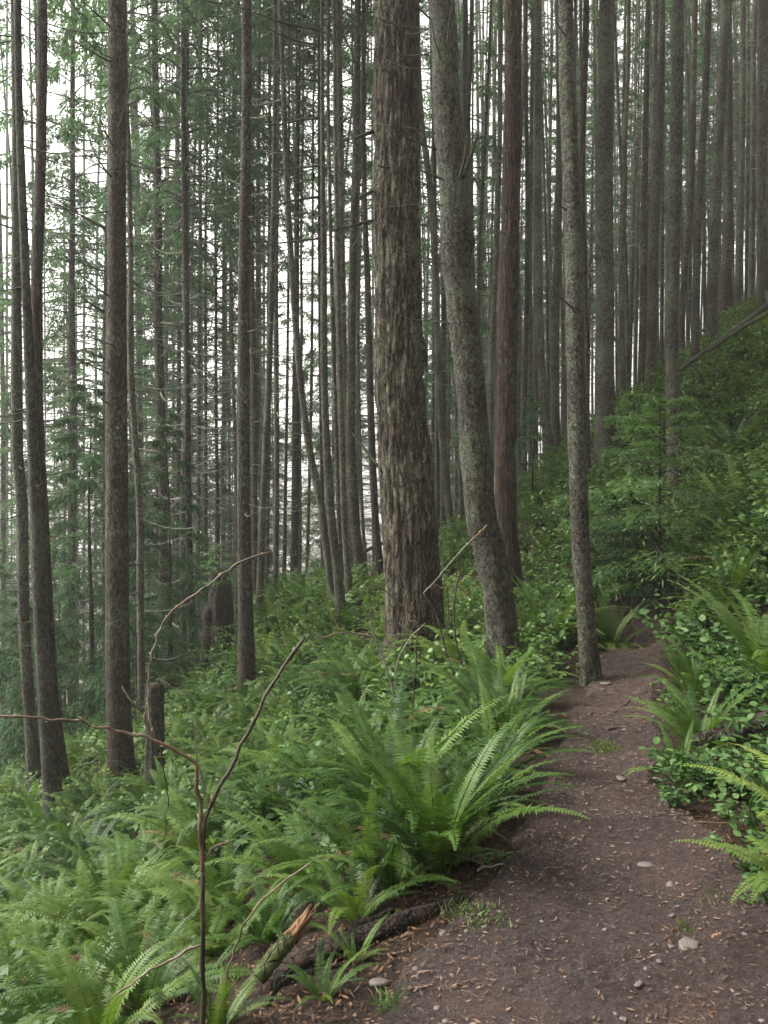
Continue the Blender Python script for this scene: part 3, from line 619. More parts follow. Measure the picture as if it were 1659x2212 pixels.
up = [((1541, 755), 18.5, [(1566, 0, 17), (1560, 200, 19), (1553, 317, 20), (1541, 549, 22), (1537, 680, 22), (1541, 758, 24)], 'bark_grey', 'pale trunk standing just above the fallen logs on the right slope'),
      ((0, 0), 16.5, [(1530, 0, 13), (1525, 200, 14), (1514, 397, 15), (1506, 600, 15), (1502, 798, 17)], 'bark_grey', 'dark thin trunk with a green tuft high up, standing where the fallen logs cross'),
      ((0, 0), 23.0, [(1576, 0, 13), (1574, 200, 15), (1569, 549, 20), (1566, 600, 25), (1569, 692, 29)], 'bark_brown', 'brownish trunk on the skyline of the right slope'),
      ((0, 0), 18.0, [(1162, 0, 15), (1163, 300, 16), (1163, 549, 17), (1165, 661, 18), (1171, 814, 19), (1179, 900, 21), (1194, 1010, 24)], 'bark_grey', 'upright grey trunk curving right at its foot, next right of the red-brown trunk'),
      ((0, 0), 19.0, [(1206, 0, 12), (1206, 397, 15), (1199, 700, 18), (1200, 920, 18), (1206, 1000, 20)], 'bark_grey', 'grey trunk half hidden behind the slim trunk at the path edge'),
      ((0, 0), 17.0, [(1429, 0, 12), (1421, 317, 17), (1410, 549, 20), (1408, 735, 21), (1408, 850, 22)], 'bark_grey', 'grey trunk just left of the half-dark trunk on the right slope'),
      ((0, 0), 18.0, [(1400, 0, 10), (1392, 317, 13), (1389, 549, 15), (1389, 735, 16), (1390, 860, 17)], 'bark_brown', 'brown trunk with a clump of moss part way up on the right slope'),
      ((0, 0), 20.0, [(1359, 0, 8), (1356, 120, 9), (1348, 300, 10), (1346, 330, 11), (1350, 380, 11), (1346, 549, 11), (1346, 860, 12)], 'bark_grey', 'thin trunk with a small kink right of the broad knotted trunk'),
      ((0, 0), 17.0, [(900, 0, 11), (906, 200, 12), (912, 280, 13), (928, 397, 14), (942, 560, 15), (946, 700, 15), (951, 850, 16), (958, 960, 16), (967, 1060, 16), (979, 1172, 18)], 'bark_grey', 'bowed pale trunk seen between the big fir and the leaning trunk'),
      ((0, 0), 18.0, [(1005, 0, 10), (1006, 265, 11), (1018, 500, 11), (1023, 800, 12), (1030, 1140, 12)], 'bark_grey', 'thin trunk emerging right behind the leaning speckled trunk'),
      ((0, 0), 15.0, [(1083, 0, 9), (1081, 265, 10), (1076, 397, 11), (1068, 600, 12), (1061, 760, 13), (1060, 920, 14), (1062, 1190, 16)], 'bark_grey', 'grey trunk tight against the left side of the red-brown trunk'),
      ((0, 0), 14.5, [(1264, 0, 13), (1261, 200, 12), (1257, 397, 11), (1264, 600, 10), (1271, 760, 9), (1272, 1050, 10)], 'bark_red', 'thin reddish stem hugging the slim trunk at the path edge'),
      ((0, 0), 22.0, [(1500, 0, 11), (1492, 397, 13), (1482, 560, 13), (1475, 680, 13), (1474, 760, 14)], 'bark_brown', 'brown trunk close behind the half-dark trunk on the right slope'),
      ((0, 0), 24.0, [(1605, 0, 11), (1603, 210, 12), (1598, 549, 14), (1593, 640, 17), (1594, 690, 19)], 'bark_grey', 'pale trunk right of the brownish skyline trunk'),
      ((0, 0), 24.0, [(1650, 0, 21), (1644, 397, 21), (1650, 560, 21), (1652, 668, 22)], 'bark_brown', 'last big trunk at the right edge on the skyline'),
      ((0, 0), 25.0, [(1632, 0, 9), (1625, 397, 11), (1620, 660, 12)], 'bark_grey', 'thin trunk just left of the last trunk at the right edge'),
      ((0, 0), 21.0, [(1137, 0, 8), (1138, 250, 9), (1137, 640, 10), (1134, 900, 11), (1133, 1070, 11)], 'bark_brown', 'thin brown trunk just right of the red-brown trunk'),
      ((0, 0), 22.0, [(1150, 0, 7), (1147, 250, 8), (1144, 600, 9), (1147, 1040, 9)], 'bark_grey', 'second thin trunk right of the red-brown trunk')]
for b_, D, pts, bk, lab in up:
    make_tree(pts, D, bk, lab, hgt=24 + (D * 7) % 5, crown=12 + (D * 3) % 3, limbs=34, limblen=.55, style='stub', crown_kind=2, group='conifers on the uphill side')
mid = [(20.0, [(158, 0, 9), (157, 400, 11), (157, 560, 13), (156, 900, 16), (153, 1350, 18)], 'bark_brown', 'dark thin trunk standing in a fringe of limbs left of the stout reddish trunk', 9, 1.2),
       (13.0, [(272, 0, 9), (276, 300, 10), (279, 560, 11), (281, 800, 13), (299, 1097, 14), (300, 1260, 15), (303, 1600, 17)], 'bark_grey', 'thin grey trunk close on the right of the stout reddish trunk', 10.5, .8),
       (18.0, [(333, 0, 13), (337, 300, 15), (341, 580, 17), (346, 900, 19), (354, 1150, 20), (356, 1440, 22)], 'bark_dark', 'dark brown trunk above the drooping young hemlocks', 9.5, 1.2),
       (16.0, [(395, 0, 10), (400, 400, 12), (403, 700, 14), (405, 980, 14), (410, 1200, 14), (416, 1440, 16)], 'bark_brown', 'right one of two trunks crossing just left of the rotten snag', 9, .9),
       (17.0, [(403, 0, 9), (402, 500, 11), (399, 900, 12), (395, 1100, 13), (397, 1465, 15)], 'bark_grey', 'left one of two trunks crossing left of the rotten snag', 10, .9),
       (20.0, [(436, 0, 6), (430, 550, 8), (428, 1000, 9), (424, 1250, 10), (424, 1400, 10)], 'bark_grey', 'thin mossy stem rising just left of the rotten snag', 11, .8),
       (22.0, [(384, 0, 6), (386, 600, 8), (384, 1000, 9), (384, 1400, 10)], 'bark_brown', 'faint stem left of the two crossing trunks', 10, .9),
       (19.0, [(512, 0, 13), (540, 340, 13), (545, 560, 12), (549, 800, 12), (551, 1100, 13), (552, 1400, 14)], 'bark_brown', 'pale leaning trunk tucked behind the straight brown trunk', 12, .7),
       (14.5, [(592, 0, 9), (590, 300, 10), (586, 550, 12), (580, 800, 13), (572, 1000, 14), (567, 1100, 14), (562, 1357, 16)], 'bark_grey', 'grey trunk leaning slightly right, right of the straight brown trunk', 11, .7),
       (15.0, [(602, 0, 7), (599, 300, 8), (597, 600, 10), (596, 1000, 12), (594, 1230, 12), (592, 1378, 13)], 'bark_grey', 'upright grey trunk standing on the crest of the ferny slope', 11, .7),
       (18.0, [(624, 0, 4), (622, 680, 6), (618, 1000, 7), (614, 1200, 9), (609, 1300, 12)], 'bark_red', 'thin reddish stem on the crest beside the blackened trunk', 13, .5),
       (19.0, [(640, 0, 4), (637, 600, 6), (632, 1000, 7), (630, 1290, 8)], 'bark_grey', 'thin stem just left of the blackened trunk', 13, .5),
       (19.0, [(644, 500, 5), (641, 800, 8), (638, 1000, 15), (637, 1290, 17)], 'bark_dark', 'blackened trunk on the crest against the bright valley', 13, .5),
       (22.0, [(655, 0, 4), (650, 700, 6), (648, 1270, 8)], 'bark_grey', 'thin stem just right of the blackened trunk', 13, .5),
       (22.0, [(680, 0, 4), (674, 700, 6), (668, 1000, 7), (662, 1260, 8)], 'bark_grey', 'spindly stem in the bright gap behind the crooked trunk', 13, .5),
       (18.0, [(688, 0, 5), (693, 800, 8), (697, 1090, 9), (700, 1275, 10)], 'bark_red', 'thin reddish stem behind the slender mossy-limbed trunk', 13, .5),
       (13.0, [(720, 0, 7), (722, 300, 8), (727, 550, 10), (730, 700, 11), (738, 940, 13), (743, 1100, 14), (753, 1230, 15), (761, 1318, 16)], 'bark_grey', 'grey trunk next right of the slender mossy-limbed trunk', 12, .6),
       (14.0, [(709, 0, 7), (714, 500, 8), (720, 740, 9), (727, 950, 10), (735, 1150, 11), (740, 1300, 12)], 'bark_brown', 'thin brown trunk pressed behind the slender mossy-limbed trunk', 12, .5),
       (15.0, [(731, 0, 13), (736, 265, 14), (739, 549, 15), (744, 800, 16), (750, 1000, 17), (757, 1180, 18), (764, 1275, 19)], 'bark_grey', 'smooth grey trunk left of the dark brown curving trunk', 12, .6),
       (15.5, [(784, 0, 8), (785, 200, 9), (788, 480, 11), (793, 640, 13), (797, 830, 14), (803, 1000, 15), (811, 1130, 15), (820, 1240, 17)], 'bark_brown', 'brown trunk just left of the big fir', 12, .6),
       (19.0, [(773, 500, 5), (776, 800, 7), (779, 1000, 8), (784, 1130, 8), (790, 1230, 9)], 'bark_grey', 'thin stem between the dark curving trunk and the big fir', 13, .5),
       (20.0, [(505, 0, 5), (500, 560, 7), (505, 900, 8), (511, 1100, 9), (513, 1420, 10)], 'bark_grey', 'thin stem left of the straight brown trunk', 10, .9),
       (20.0, [(470, 0, 4), (467, 600, 6), (467, 900, 7), (470, 1080, 9), (470, 1270, 10)], 'bark_dark', 'dark thin stem rising behind the rotten snag', 9, .8),
       (21.0, [(448, 0, 4), (445, 600, 6), (446, 1000, 7), (446, 1400, 8)], 'bark_dark', 'blackish whip-thin stem left above the rotten snag', 9, .8),
       (22.0, [(484, 0, 4), (482, 850, 7), (481, 1090, 8), (480, 1420, 9)], 'bark_grey', 'pale thin stem rising right of the rotten snag', 9, .8),
       (20.0, [(560, 0, 6), (558, 560, 8), (555, 900, 8), (551, 1090, 9), (548, 1410, 9)], 'bark_grey', 'thin grey stem right behind the straight brown trunk', 11, .7),
       (21.0, [(581, 0, 5), (583, 560, 7), (580, 1000, 8), (578, 1390, 9)], 'bark_brown', 'thin stem between two grey trunks on the crest', 11, .6)]
for D, pts, bk, lab, cr, ll in mid:
    make_tree(pts, D, bk, lab, hgt=22 + (D * 7) % 6, crown=cr, limbs=46 if D > 15 else 30, limblen=ll * (1.6 if pts[1][0] < 620 else 1.0), z_lo=1.0, crown_kind=len(TREES) % 2, group='slender conifers below the path', limbmat='twig_grey')

# limbs one can tell apart
for uv, w0 in [([(490, 240), (300, 215), (60, 140)], 3), ([(490, 445), (300, 450), (180, 425), (30, 330)], 3.4), ([(500, 562), (330, 555), (200, 510), (20, 430)], 3.2),
               ([(545, 1090), (280, 1035), (0, 1030)], 3.4), ([(555, 1222), (380, 1150), (165, 1035)], 4.2), ([(605, 1462), (430, 1390), (310, 1285)], 5.0), ([(580, 1522), (460, 1500), (355, 1420)], 4.0), ([(605, 1675), (400, 1668), (120, 1690)], 3.0),
               ([(500, 150), (420, 75), (360, 0)], 4.5), ([(490, 238), (400, 270), (300, 278)], 3.2), ([(510, 720), (430, 735), (360, 705)], 3.0)]:
    branch(lean, crop(1450, 0, uv), 6.93, 6.6, w0, 1.4, 'twig_dark' if w0 > 4.1 else 'twig_grey', sub=2)
for uv, w0 in [([(625, 75), (480, 62), (300, 0)], 4.0), ([(665, 565), (480, 545), (340, 530), (240, 480), (125, 400)], 3.4), ([(715, 1125), (640, 1125)], 2.6)]:
    branch(lean, crop(1450, 1000, uv), 6.93, 6.6, w0, 1.6, 'twig_grey', sub=1)
for uv, w0 in [([(592, 485), (545, 330), (512, 130)], 4.5), ([(648, 345), (660, 200), (690, 0)], 4.0), ([(745, 1450), (785, 1290), (810, 1090)], 6)]:
    branch(lean, crop(1450, 0, uv), 6.86, 6.72, w0, 1.6, 'twig_dark')
branch(lean, crop(1450, 0, [(770, 1450), (815, 1330), (850, 1230), (895, 1100)]), 6.9, 6.9, 13, 5, 'moss_bark', 'forked_stub')
for y, D, tr, cr0, uvs in [(0, 9.4, darkt, (0, 0), [[(890, 210), (760, 90), (670, 0)], [(890, 500), (760, 430), (610, 340)], [(922, 1190), (860, 1080), (820, 1000)], [(905, 1445), (800, 1300), (730, 1140)], [(860, 1865), (700, 1780), (560, 1690), (430, 1610)]]),
                           (0, 9.4, darkt, (0, 1000), [[(860, 140), (700, 95), (600, 30)], [(900, 345), (700, 210), (520, 0)], [(850, 470), (700, 380), (600, 270)], [(880, 970), (700, 890), (560, 790)], [(860, 860), (760, 820), (690, 760)], [(885, 1220), (830, 1190), (790, 1150)]])]:
    for uv in uvs: branch(tr, crop(*cr0, uv), D, 9.0, 4.4, 1.6, 'twig_dark', sub=3)
for uv, w0 in [([(1060, 240), (850, 210), (600, 130), (420, 60)], 8), ([(1055, 375), (850, 325), (650, 240), (500, 110)], 5), ([(1055, 372), (900, 420), (780, 480), (660, 560)], 4.5), ([(1050, 960), (850, 990), (680, 1020), (480, 1025)], 5),
               ([(1055, 1352), (820, 1380), (560, 1412)], 5), ([(1055, 1605), (830, 1640), (650, 1700), (470, 1790)], 6), ([(1050, 1948), (800, 1975), (490, 2010)], 5), ([(1055, 660), (850, 645), (650, 625)], 4)]:
    branch(m3, crop(750, 0, uv), 11.45, 10.6, w0, 2.0, 'twig_dark', sub=6)
for uv, w0, w1 in [([(1490, 1075), (1420, 1100), (1340, 1130)], 9, 7), ([(1490, 1560), (1430, 1590), (1358, 1618)], 7, 5), ([(1490, 1800), (1330, 1840), (1160, 1882)], 7, 4)]:
    branch(fir, crop(750, 0, uv), 8.45, 8.15, w0, w1, 'moss_bark', sub=2)
for x0, y0, uv, w0 in [(750, 0, [(1660, 195), (1590, 175), (1520, 145)], 3), (1450, 0, [(165, 1370), (120, 1365), (70, 1350)], 6), (1450, 0, [(180, 610), (165, 590), (140, 560)], 6), (1450, 1000, [(100, 1300), (50, 1300)], 3), (1450, 0, [(340, 2070), (250, 2040), (190, 2000)], 3)]:
    branch(fir, crop(x0, y0, uv), 8.22, 8.0, w0, 1.8, 'moss_bark')
for x0, y0, uv, w0 in [(1450, 0, [(1615, 300), (1570, 240), (1525, 165)], 4), (2224, 0, [(62, 1000), (70, 900), (75, 830)], 4), (2224, 1000, [(105, 190), (100, 90), (102, 0)], 4), (2224, 1000, [(90, 490), (50, 430), (-60, 330), (-170, 170)], 5), (1450, 0, [(1615, 1715), (1580, 1690), (1545, 1665)], 4)]:
    branch(edge, crop(x0, y0, uv), 6.42, 6.25, w0, 1.8, 'twig_dark')

# ------------------------------------------------------------------ the rest of the wood, thinner with distance
heroes = sorted(TREES, key=lambda t: t['u']); NAMES = {}
fill = []; rr = np.random.default_rng(77)
tries = 0
while len(fill) < 205 and tries < 30000:
    tries += 1
    y = 21 + 44 * rr.random() ** 1.25; u = rr.uniform(-60, 880) if rr.random() < (.30 if len(fill) > 20 else .5) else rr.uniform(880, 1720)
    x = (u - 829.5) / FOC * y
    z = h1(x, y); bu, bv, _ = proj((x, y, z))
    if u > 640 and u < 700 and rr.random() < .75: continue
    if u > 930 and y > 52: continue
    if u < 900 and sum(1 for q in fill if q[3] < 900) >= 52: continue
    if any((x - a) ** 2 + (y - b) ** 2 < (.95 if u > 900 else 1.7) ** 2 for a, b, *_ in fill): continue
    if any((x - t['loc'][0]) ** 2 + (y - t['loc'][1]) ** 2 < 1.2 for t in TREES): continue
    fill.append((x, y, z, u, bv))
fill.sort(key=lambda q: q[3])
words = ['first', 'second', 'third', 'fourth', 'fifth', 'sixth', 'seventh', 'eighth', 'ninth', 'tenth', 'eleventh', 'twelfth', 'thirteenth', 'fourteenth']
marks = [(45, 'the three close trunks at the left edge'), (254, 'the stout reddish trunk'), (352, 'the dark brown trunk above the hemlocks'), (408, 'the two crossing trunks'), (528, 'the straight brown trunk'), (638, 'the crooked leaning trunk'),
         (700, 'the mossy-limbed slender trunk'), (862, 'the big furrowed fir'), (1003, 'the leaning speckled trunk'), (1098, 'the red-brown trunk'), (1243, 'the slim trunk at the path edge'), (1306, 'the broad knotted trunk'), (1452, 'the half-dark trunk'), (1540, 'the pale trunk above the fallen logs'), (1650, 'the last trunk at the right edge')]
cnt = {}
for k, (x, y, z, u, bv) in enumerate(fill):
    j = max([i for i, mk in enumerate(marks) if mk[0] <= u], default=-1)
    nm = 'left of ' + marks[0][1] if j < 0 else 'right of ' + marks[j][1]
    cnt[nm] = cnt.get(nm, 0) + 1; q = cnt[nm]
    lab = f"{words[q - 1] if q <= len(words) else 'another'} thin far trunk to the {nm}"
    wpx = pxm(1, y); dia = (.08 + .18 * rr.random() ** 1.4) if u < 900 else (.075 + .15 * rr.random() ** 1.3)
    lean_ = rr.normal(0, 10); wb = dia / pxm(1, y)
    vt = 0; left = u < 900
    make_tree([(u - lean_ * 2, vt, wb * .6), (u - lean_ * .4, 600, wb * .85), (u, bv + 2 if bv > 650 else 650, wb)] if bv > 700 else [(u - lean_, vt, wb * .7), (u, bv + 2, wb)] if bv > 60 else [(u, -200, wb * .8), (u, bv, wb)],
        y, ['bark_grey', 'bark_grey', 'bark_brown', 'bark_dark'][int(rr.integers(0, 4))] if left else ['bark_grey', 'bark_grey', 'bark_brown'][int(rr.integers(0, 3))], lab, hgt=rr.uniform(21, 29), crown=(rr.uniform(4.5, 11) if left else rr.uniform(6, 11) if u < 1080 else rr.uniform(8.5, 13)),
        limbs=(46 if y < 40 else 26) if left else 44, limblen=(1.6 if left else .75), z_lo=1.5, crown_kind=k % 2 if left else 2, crown_r=1.5 if left else .75, group='thin far trunks of the wood', seed=1000 + k, rough=.004)

# ------------------------------------------------------------------ young hemlocks
def hemlock(label, u, v, y, hgt, R0, seed, nl, nk, sl, sw, droop, rise, taper, matl, stem_r=.03, low=.12, group=None, rot=0.0, z_off=0.0, gap=0.0):
    p = P(u, v, y); z = h1(p[0], p[1]) if v is None or z_off == 0 else p[2]
    loc = (p[0], p[1], z); root = thing('young_hemlock', label, 'young tree', loc, group)
    n = 14; zz = np.linspace(-.15, hgt, n); cur = np.stack([(noise(zz * .8, seed, 0, 1) - .5) * .08 * zz / hgt, (noise(zz * .8, seed, 5, 2) - .5) * .08 * zz / hgt, zz], -1)
    mb = MB(); mb.tube(cur, np.linspace(stem_r, .004, n), 8); link('trunk', mb.build('trunk', [M['bark_dark']], True), root)
    me = spray_mesh(seed, hgt * .9, R0, nl, nk, sl, sw, droop, rise, taper, .55, .010, [M['twig_dark'], M[matl]], .06, gap=gap, low=low)
    link('crown', me, root, (0, 0, hgt * .1), (0, 0, rot))
    return root
hemlock('feathery young hemlock with flat sprays beside the path on the right slope', 1424, 1150, 9.0, 2.5, 1.5, 31, 36, 620, .085, .019, .62, .16, .50, 'needle_soft', .026, gap=.10)
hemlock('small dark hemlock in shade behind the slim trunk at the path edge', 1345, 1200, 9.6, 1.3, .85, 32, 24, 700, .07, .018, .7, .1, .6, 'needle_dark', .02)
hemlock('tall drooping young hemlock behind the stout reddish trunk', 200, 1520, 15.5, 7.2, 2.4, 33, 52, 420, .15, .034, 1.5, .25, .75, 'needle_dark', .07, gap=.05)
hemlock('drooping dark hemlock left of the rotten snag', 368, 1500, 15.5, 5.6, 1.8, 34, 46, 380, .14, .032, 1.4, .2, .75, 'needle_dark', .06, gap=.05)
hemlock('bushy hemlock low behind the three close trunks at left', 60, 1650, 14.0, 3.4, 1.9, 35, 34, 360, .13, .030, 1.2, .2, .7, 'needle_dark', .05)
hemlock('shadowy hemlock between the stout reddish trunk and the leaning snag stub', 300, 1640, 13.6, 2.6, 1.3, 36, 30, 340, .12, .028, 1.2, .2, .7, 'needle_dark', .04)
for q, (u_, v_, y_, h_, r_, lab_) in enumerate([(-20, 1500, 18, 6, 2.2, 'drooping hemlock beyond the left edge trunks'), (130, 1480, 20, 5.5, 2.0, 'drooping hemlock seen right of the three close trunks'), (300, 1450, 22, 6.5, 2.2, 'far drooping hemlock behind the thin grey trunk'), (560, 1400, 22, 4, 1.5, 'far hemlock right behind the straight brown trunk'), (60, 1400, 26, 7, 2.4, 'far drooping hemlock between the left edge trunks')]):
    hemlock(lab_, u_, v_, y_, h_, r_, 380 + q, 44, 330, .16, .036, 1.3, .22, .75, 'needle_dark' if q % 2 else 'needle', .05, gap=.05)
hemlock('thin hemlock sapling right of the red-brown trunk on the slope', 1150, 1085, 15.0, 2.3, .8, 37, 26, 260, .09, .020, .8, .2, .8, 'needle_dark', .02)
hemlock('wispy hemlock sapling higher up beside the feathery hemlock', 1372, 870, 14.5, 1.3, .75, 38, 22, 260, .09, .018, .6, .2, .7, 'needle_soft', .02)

# ------------------------------------------------------------------ stumps, snags, logs
def stump(name, label, u, v0, v1, wpx, y, bk, seed, ragged=.25, taper=.85, lean=0.0, parts=None):
    p = P(u, v1, y); z = h1(p[0], p[1]); loc = np.array([p[0], p[1], z]); hgt = P(u, v0, y)[2] - z; r0 = pxm(wpx, y) / 2
    root = thing(name, label, 'stump', loc)
    n, k = 40, 48; zz = np.linspace(-.3, hgt, n); th = np.arange(k) * 2 * math.pi / k
    ct, st_ = np.cos(th)[None], np.sin(th)[None]; z2 = zz[:, None]
    rr_ = r0 * (1.0 - (1 - taper) * np.clip(z2 / hgt, 0, 1) + .35 * np.exp(-np.clip(z2, 0, None) / (.18 + .1 * hgt))) * (1 + .20 * (fbm(ct * 1.6, st_ * 1.6, z2 * .8, 3, seed) - .5) * 2) + (fbm(ct * 7, st_ * 7, z2 * 2.2, 3, seed + 3) - .5) * .12 * r0 * 2
    top = 1 - ragged * noise(ct * 2.4 + 3, st_ * 2.4, 0, seed + 9)
    zt = np.where(z2 > 0, z2 * top, z2)
    V = np.stack([rr_ * ct + lean * zt, rr_ * st_ + 0 * zt, zt + 0 * ct], -1)
    i = np.arange(n - 1)[:, None] * k; j = np.arange(k)[None]; j2 = (j + 1) % k; F = np.stack([i + j, i + j2, i + k + j2, i + k + j], -1).reshape(-1, 4)
    V = V.reshape(-1, 3); ctr = V[-k:].mean(0) - [0, 0, hgt * ragged * .25]; V = np.vstack([V, ctr])
    F3 = [(n * k, (n - 1) * k + q, (n - 1) * k + (q + 1) % k) for q in range(k)]
    link('stump_trunk', mesh('stump_trunk', V, F, F3, [M[bk]], smooth=True), root)
    return root, loc, hgt, r0
snag, sl_, sh_, sr_ = stump('rotten_snag', 'tall blackened rotten snag with a ragged top in the ferny hollow', 478, 1215, 1475, 58, 14.0, 'bark_dark', 61, .22, .8, -.01)
mb = MB(); c = np.array([[-.22, -.05, -.2], [-.21, -.06, .5], [-.19, -.07, sh_ * .62]]); mb.tube(smooth_curve(c, 12), np.linspace(.16, .10, 12) * (1 + .25 * np.sin(np.arange(12) * 2.1)), 12)
link('side_spur', mb.build('side_spur', [M['bark_dark']], True), snag)
me = spray_mesh(62, .75, .38, 16, 150, .05, .012, .6, .3, .7, .5, .004, [M['twig_dark'], M['needle_soft']], .1)
hs = thing('hemlock_seedling', 'bright green hemlock seedling growing on top of the rotten snag', 'seedling', sl_ + np.array([-.06, 0, sh_ * .8]))
link('crown', me, hs); mb = MB(); mb.tube(np.array([[0, 0, -.05], [.01, 0, .4], [0, 0, .8]]), [.012, .008, .003], 6); link('trunk', mb.build('trunk', [M['twig_dark']], True), hs)
stump('broken_stump', 'upright broken-topped stump of mossy grey bark right of the stout reddish trunk', 336, 1472, 1745, 40, 8.5, 'bark_grey', 63, .05, .95)
stump('broken_stump', 'short dark stump on the right slope beside the half-dark trunk', 1490, 968, 1066, 15, 13.0, 'bark_brown', 64, .15, .9, -.06)
def log(name, label, pts, w, bk, seed, cat='log', k=20, rough=.12, extra=None):
    """pts: (u, v, depth, extra height) ; lies along the ground"""
    q = np.array([P(a, b, d) for a, b, d in pts]); c = smooth_curve(q, 60); o = c[len(c) // 2].copy(); r_ = np.interp(np.linspace(0, 1, 60), np.linspace(0, 1, len(w)), [pxm(a, pts[min(i, len(pts) - 1)][2]) / 2 for i, a in enumerate(w)])
    t, a, b = frames(c); th = np.arange(k) * 2 * math.pi / k; ct, st_ = np.cos(th)[None], np.sin(th)[None]; ss = np.linspace(0, np.linalg.norm(c[-1] - c[0]), 60)[:, None]
    rv = r_[:, None] * (1 + rough * 2 * (fbm(ct * 2, st_ * 2, ss * 3, 4, seed) - .5) + .10 * (noise(ct * 5, st_ * 5, ss * 14, seed + 2) - .5))
    V = c[:, None] + rv[..., None] * (ct[..., None] * a[:, None] + st_[..., None] * b[:, None]) - o
    i = np.arange(59)[:, None] * k; j = np.arange(k)[None]; j2 = (j + 1) % k; F = np.stack([i + j, i + j2, i + k + j2, i + k + j], -1).reshape(-1, 4)
    V = np.vstack([V.reshape(-1, 3), c[0] - o, c[-1] - o]); n = 60 * k
    F3 = [(n, (q_ + 1) % k, q_) for q_ in range(k)] + [(n + 1, 59 * k + q_, 59 * k + (q_ + 1) % k) for q_ in range(k)]
    ob = link(name, mesh(name, V, F, F3, [M[bk]], smooth=True), None, o); tag(ob, label, cat); return ob
log('fallen_log', 'brown barked log lying under fern fronds at the right edge of the picture', [(1500, 1600, 4.35), (1580, 1580, 4.25), (1660, 1556, 4.15), (1800, 1520, 4.0)], [30, 38, 40, 40], 'bark_brown', 71)
log('fallen_log', 'wet dark log lying along the near left edge of the path', [(555, 2165, 2.75), (640, 2085, 2.8), (740, 2045, 2.85), (860, 1995, 2.95), (1000, 1940, 3.1)], [46, 52, 50, 40, 14], 'bark_wet', 72, rough=.22, k=28)
log('fallen_log', 'grey bare trunk fallen down the right slope, upper of two', [(1452, 812, 14.5), (1540, 745, 15.0), (1640, 672, 15.6), (1760, 588, 16.4)], [9, 11, 12, 13], 'bark_grey', 73, k=12)
log('fallen_log', 'mossy yellow-green trunk fallen down the right slope, lower of two', [(1530, 758, 14.6), (1600, 710, 14.9), (1660, 676, 15.1), (1780, 600, 15.6)], [8, 10, 11, 11], 'moss_bark', 74, k=12)
log('fallen_log', 'thin mossy log across the slope behind the big fir', [(790, 1190, 15.5), (815, 1178, 15.5), (850, 1166, 15.6)], [9, 9, 8], 'moss_bark', 75, k=10)
log('fallen_log', 'short grey log among ferns in the lower left corner', [(-30, 2140, 3.3), (50, 2128, 3.35), (95, 2118, 3.4)], [20, 20, 16], 'bark_grey', 76, k=12)
log('fallen_log', 'mossy log lying behind the broken-topped stump', [(345, 1668, 8.4), (400, 1650, 8.6), (455, 1625, 8.9)], [18, 17, 12], 'moss_bark', 77, k=12)
log('fallen_log', 'dark leaning pole between the dark curving trunk and the big fir', [(760, 935, 13.8), (800, 985, 13.2), (840, 1035, 12.6)], [4, 5, 6], 'bark_dark', 78, k=8)
log('fallen_branch', 'thin wet black branch pressed against the front of the wet dark log', [(560, 2235, 2.55), (590, 2150, 2.62), (635, 2110, 2.68), (760, 2080, 2.7)], [8, 12, 12, 7], 'bark_dark', 79, k=9)
log('fallen_branch', 'second dark branch lying on top of the wet dark log', [(655, 2060, 2.88), (760, 2010, 2.98), (850, 1965, 3.08)], [20, 20, 12], 'bark_dark', 80, k=12)
# snapped branch with a splintered orange end
o = P(625, 2026, 2.7); sb = thing('snapped_branch', 'snapped branch end, mossy below and splintered orange at its tip', 'branch', o)
mb = MB(); c = smooth_curve([P(556, 2112, 2.62), P(590, 2070, 2.66), P(630, 2022, 2.70)], 20) - o; t, a, b = frames(c); mb.tube(c, np.linspace(.032, .028, 20) * (1 + .2 * (noise(np.arange(20) * .8, 0, 0, 4) - .5)), 14)
link('mossy_bark', mb.build('mossy_bark', [M['moss_bark']], True), sb)
mb = MB(); r = np.random.default_rng(5)
for q in range(26):
    f = r.uniform(0, 1); s0 = P(626 + r.uniform(-14, 14), 2030 + r.uniform(-10, 10), 2.70 + r.uniform(-.02, .02)); e = P(655 + r.uniform(-14, 8) + 32 * f, 1992 - 44 * f + r.uniform(-6, 6), 2.72 + r.uniform(-.02, .02))
    mb.tube(np.array([s0, (s0 + e) / 2 + r.normal(0, .002, 3), e]) - o, [.007, .0075, .0015], 5)
link('splintered_wood', mb.build('splintered_wood', [M['wood']]), sb)

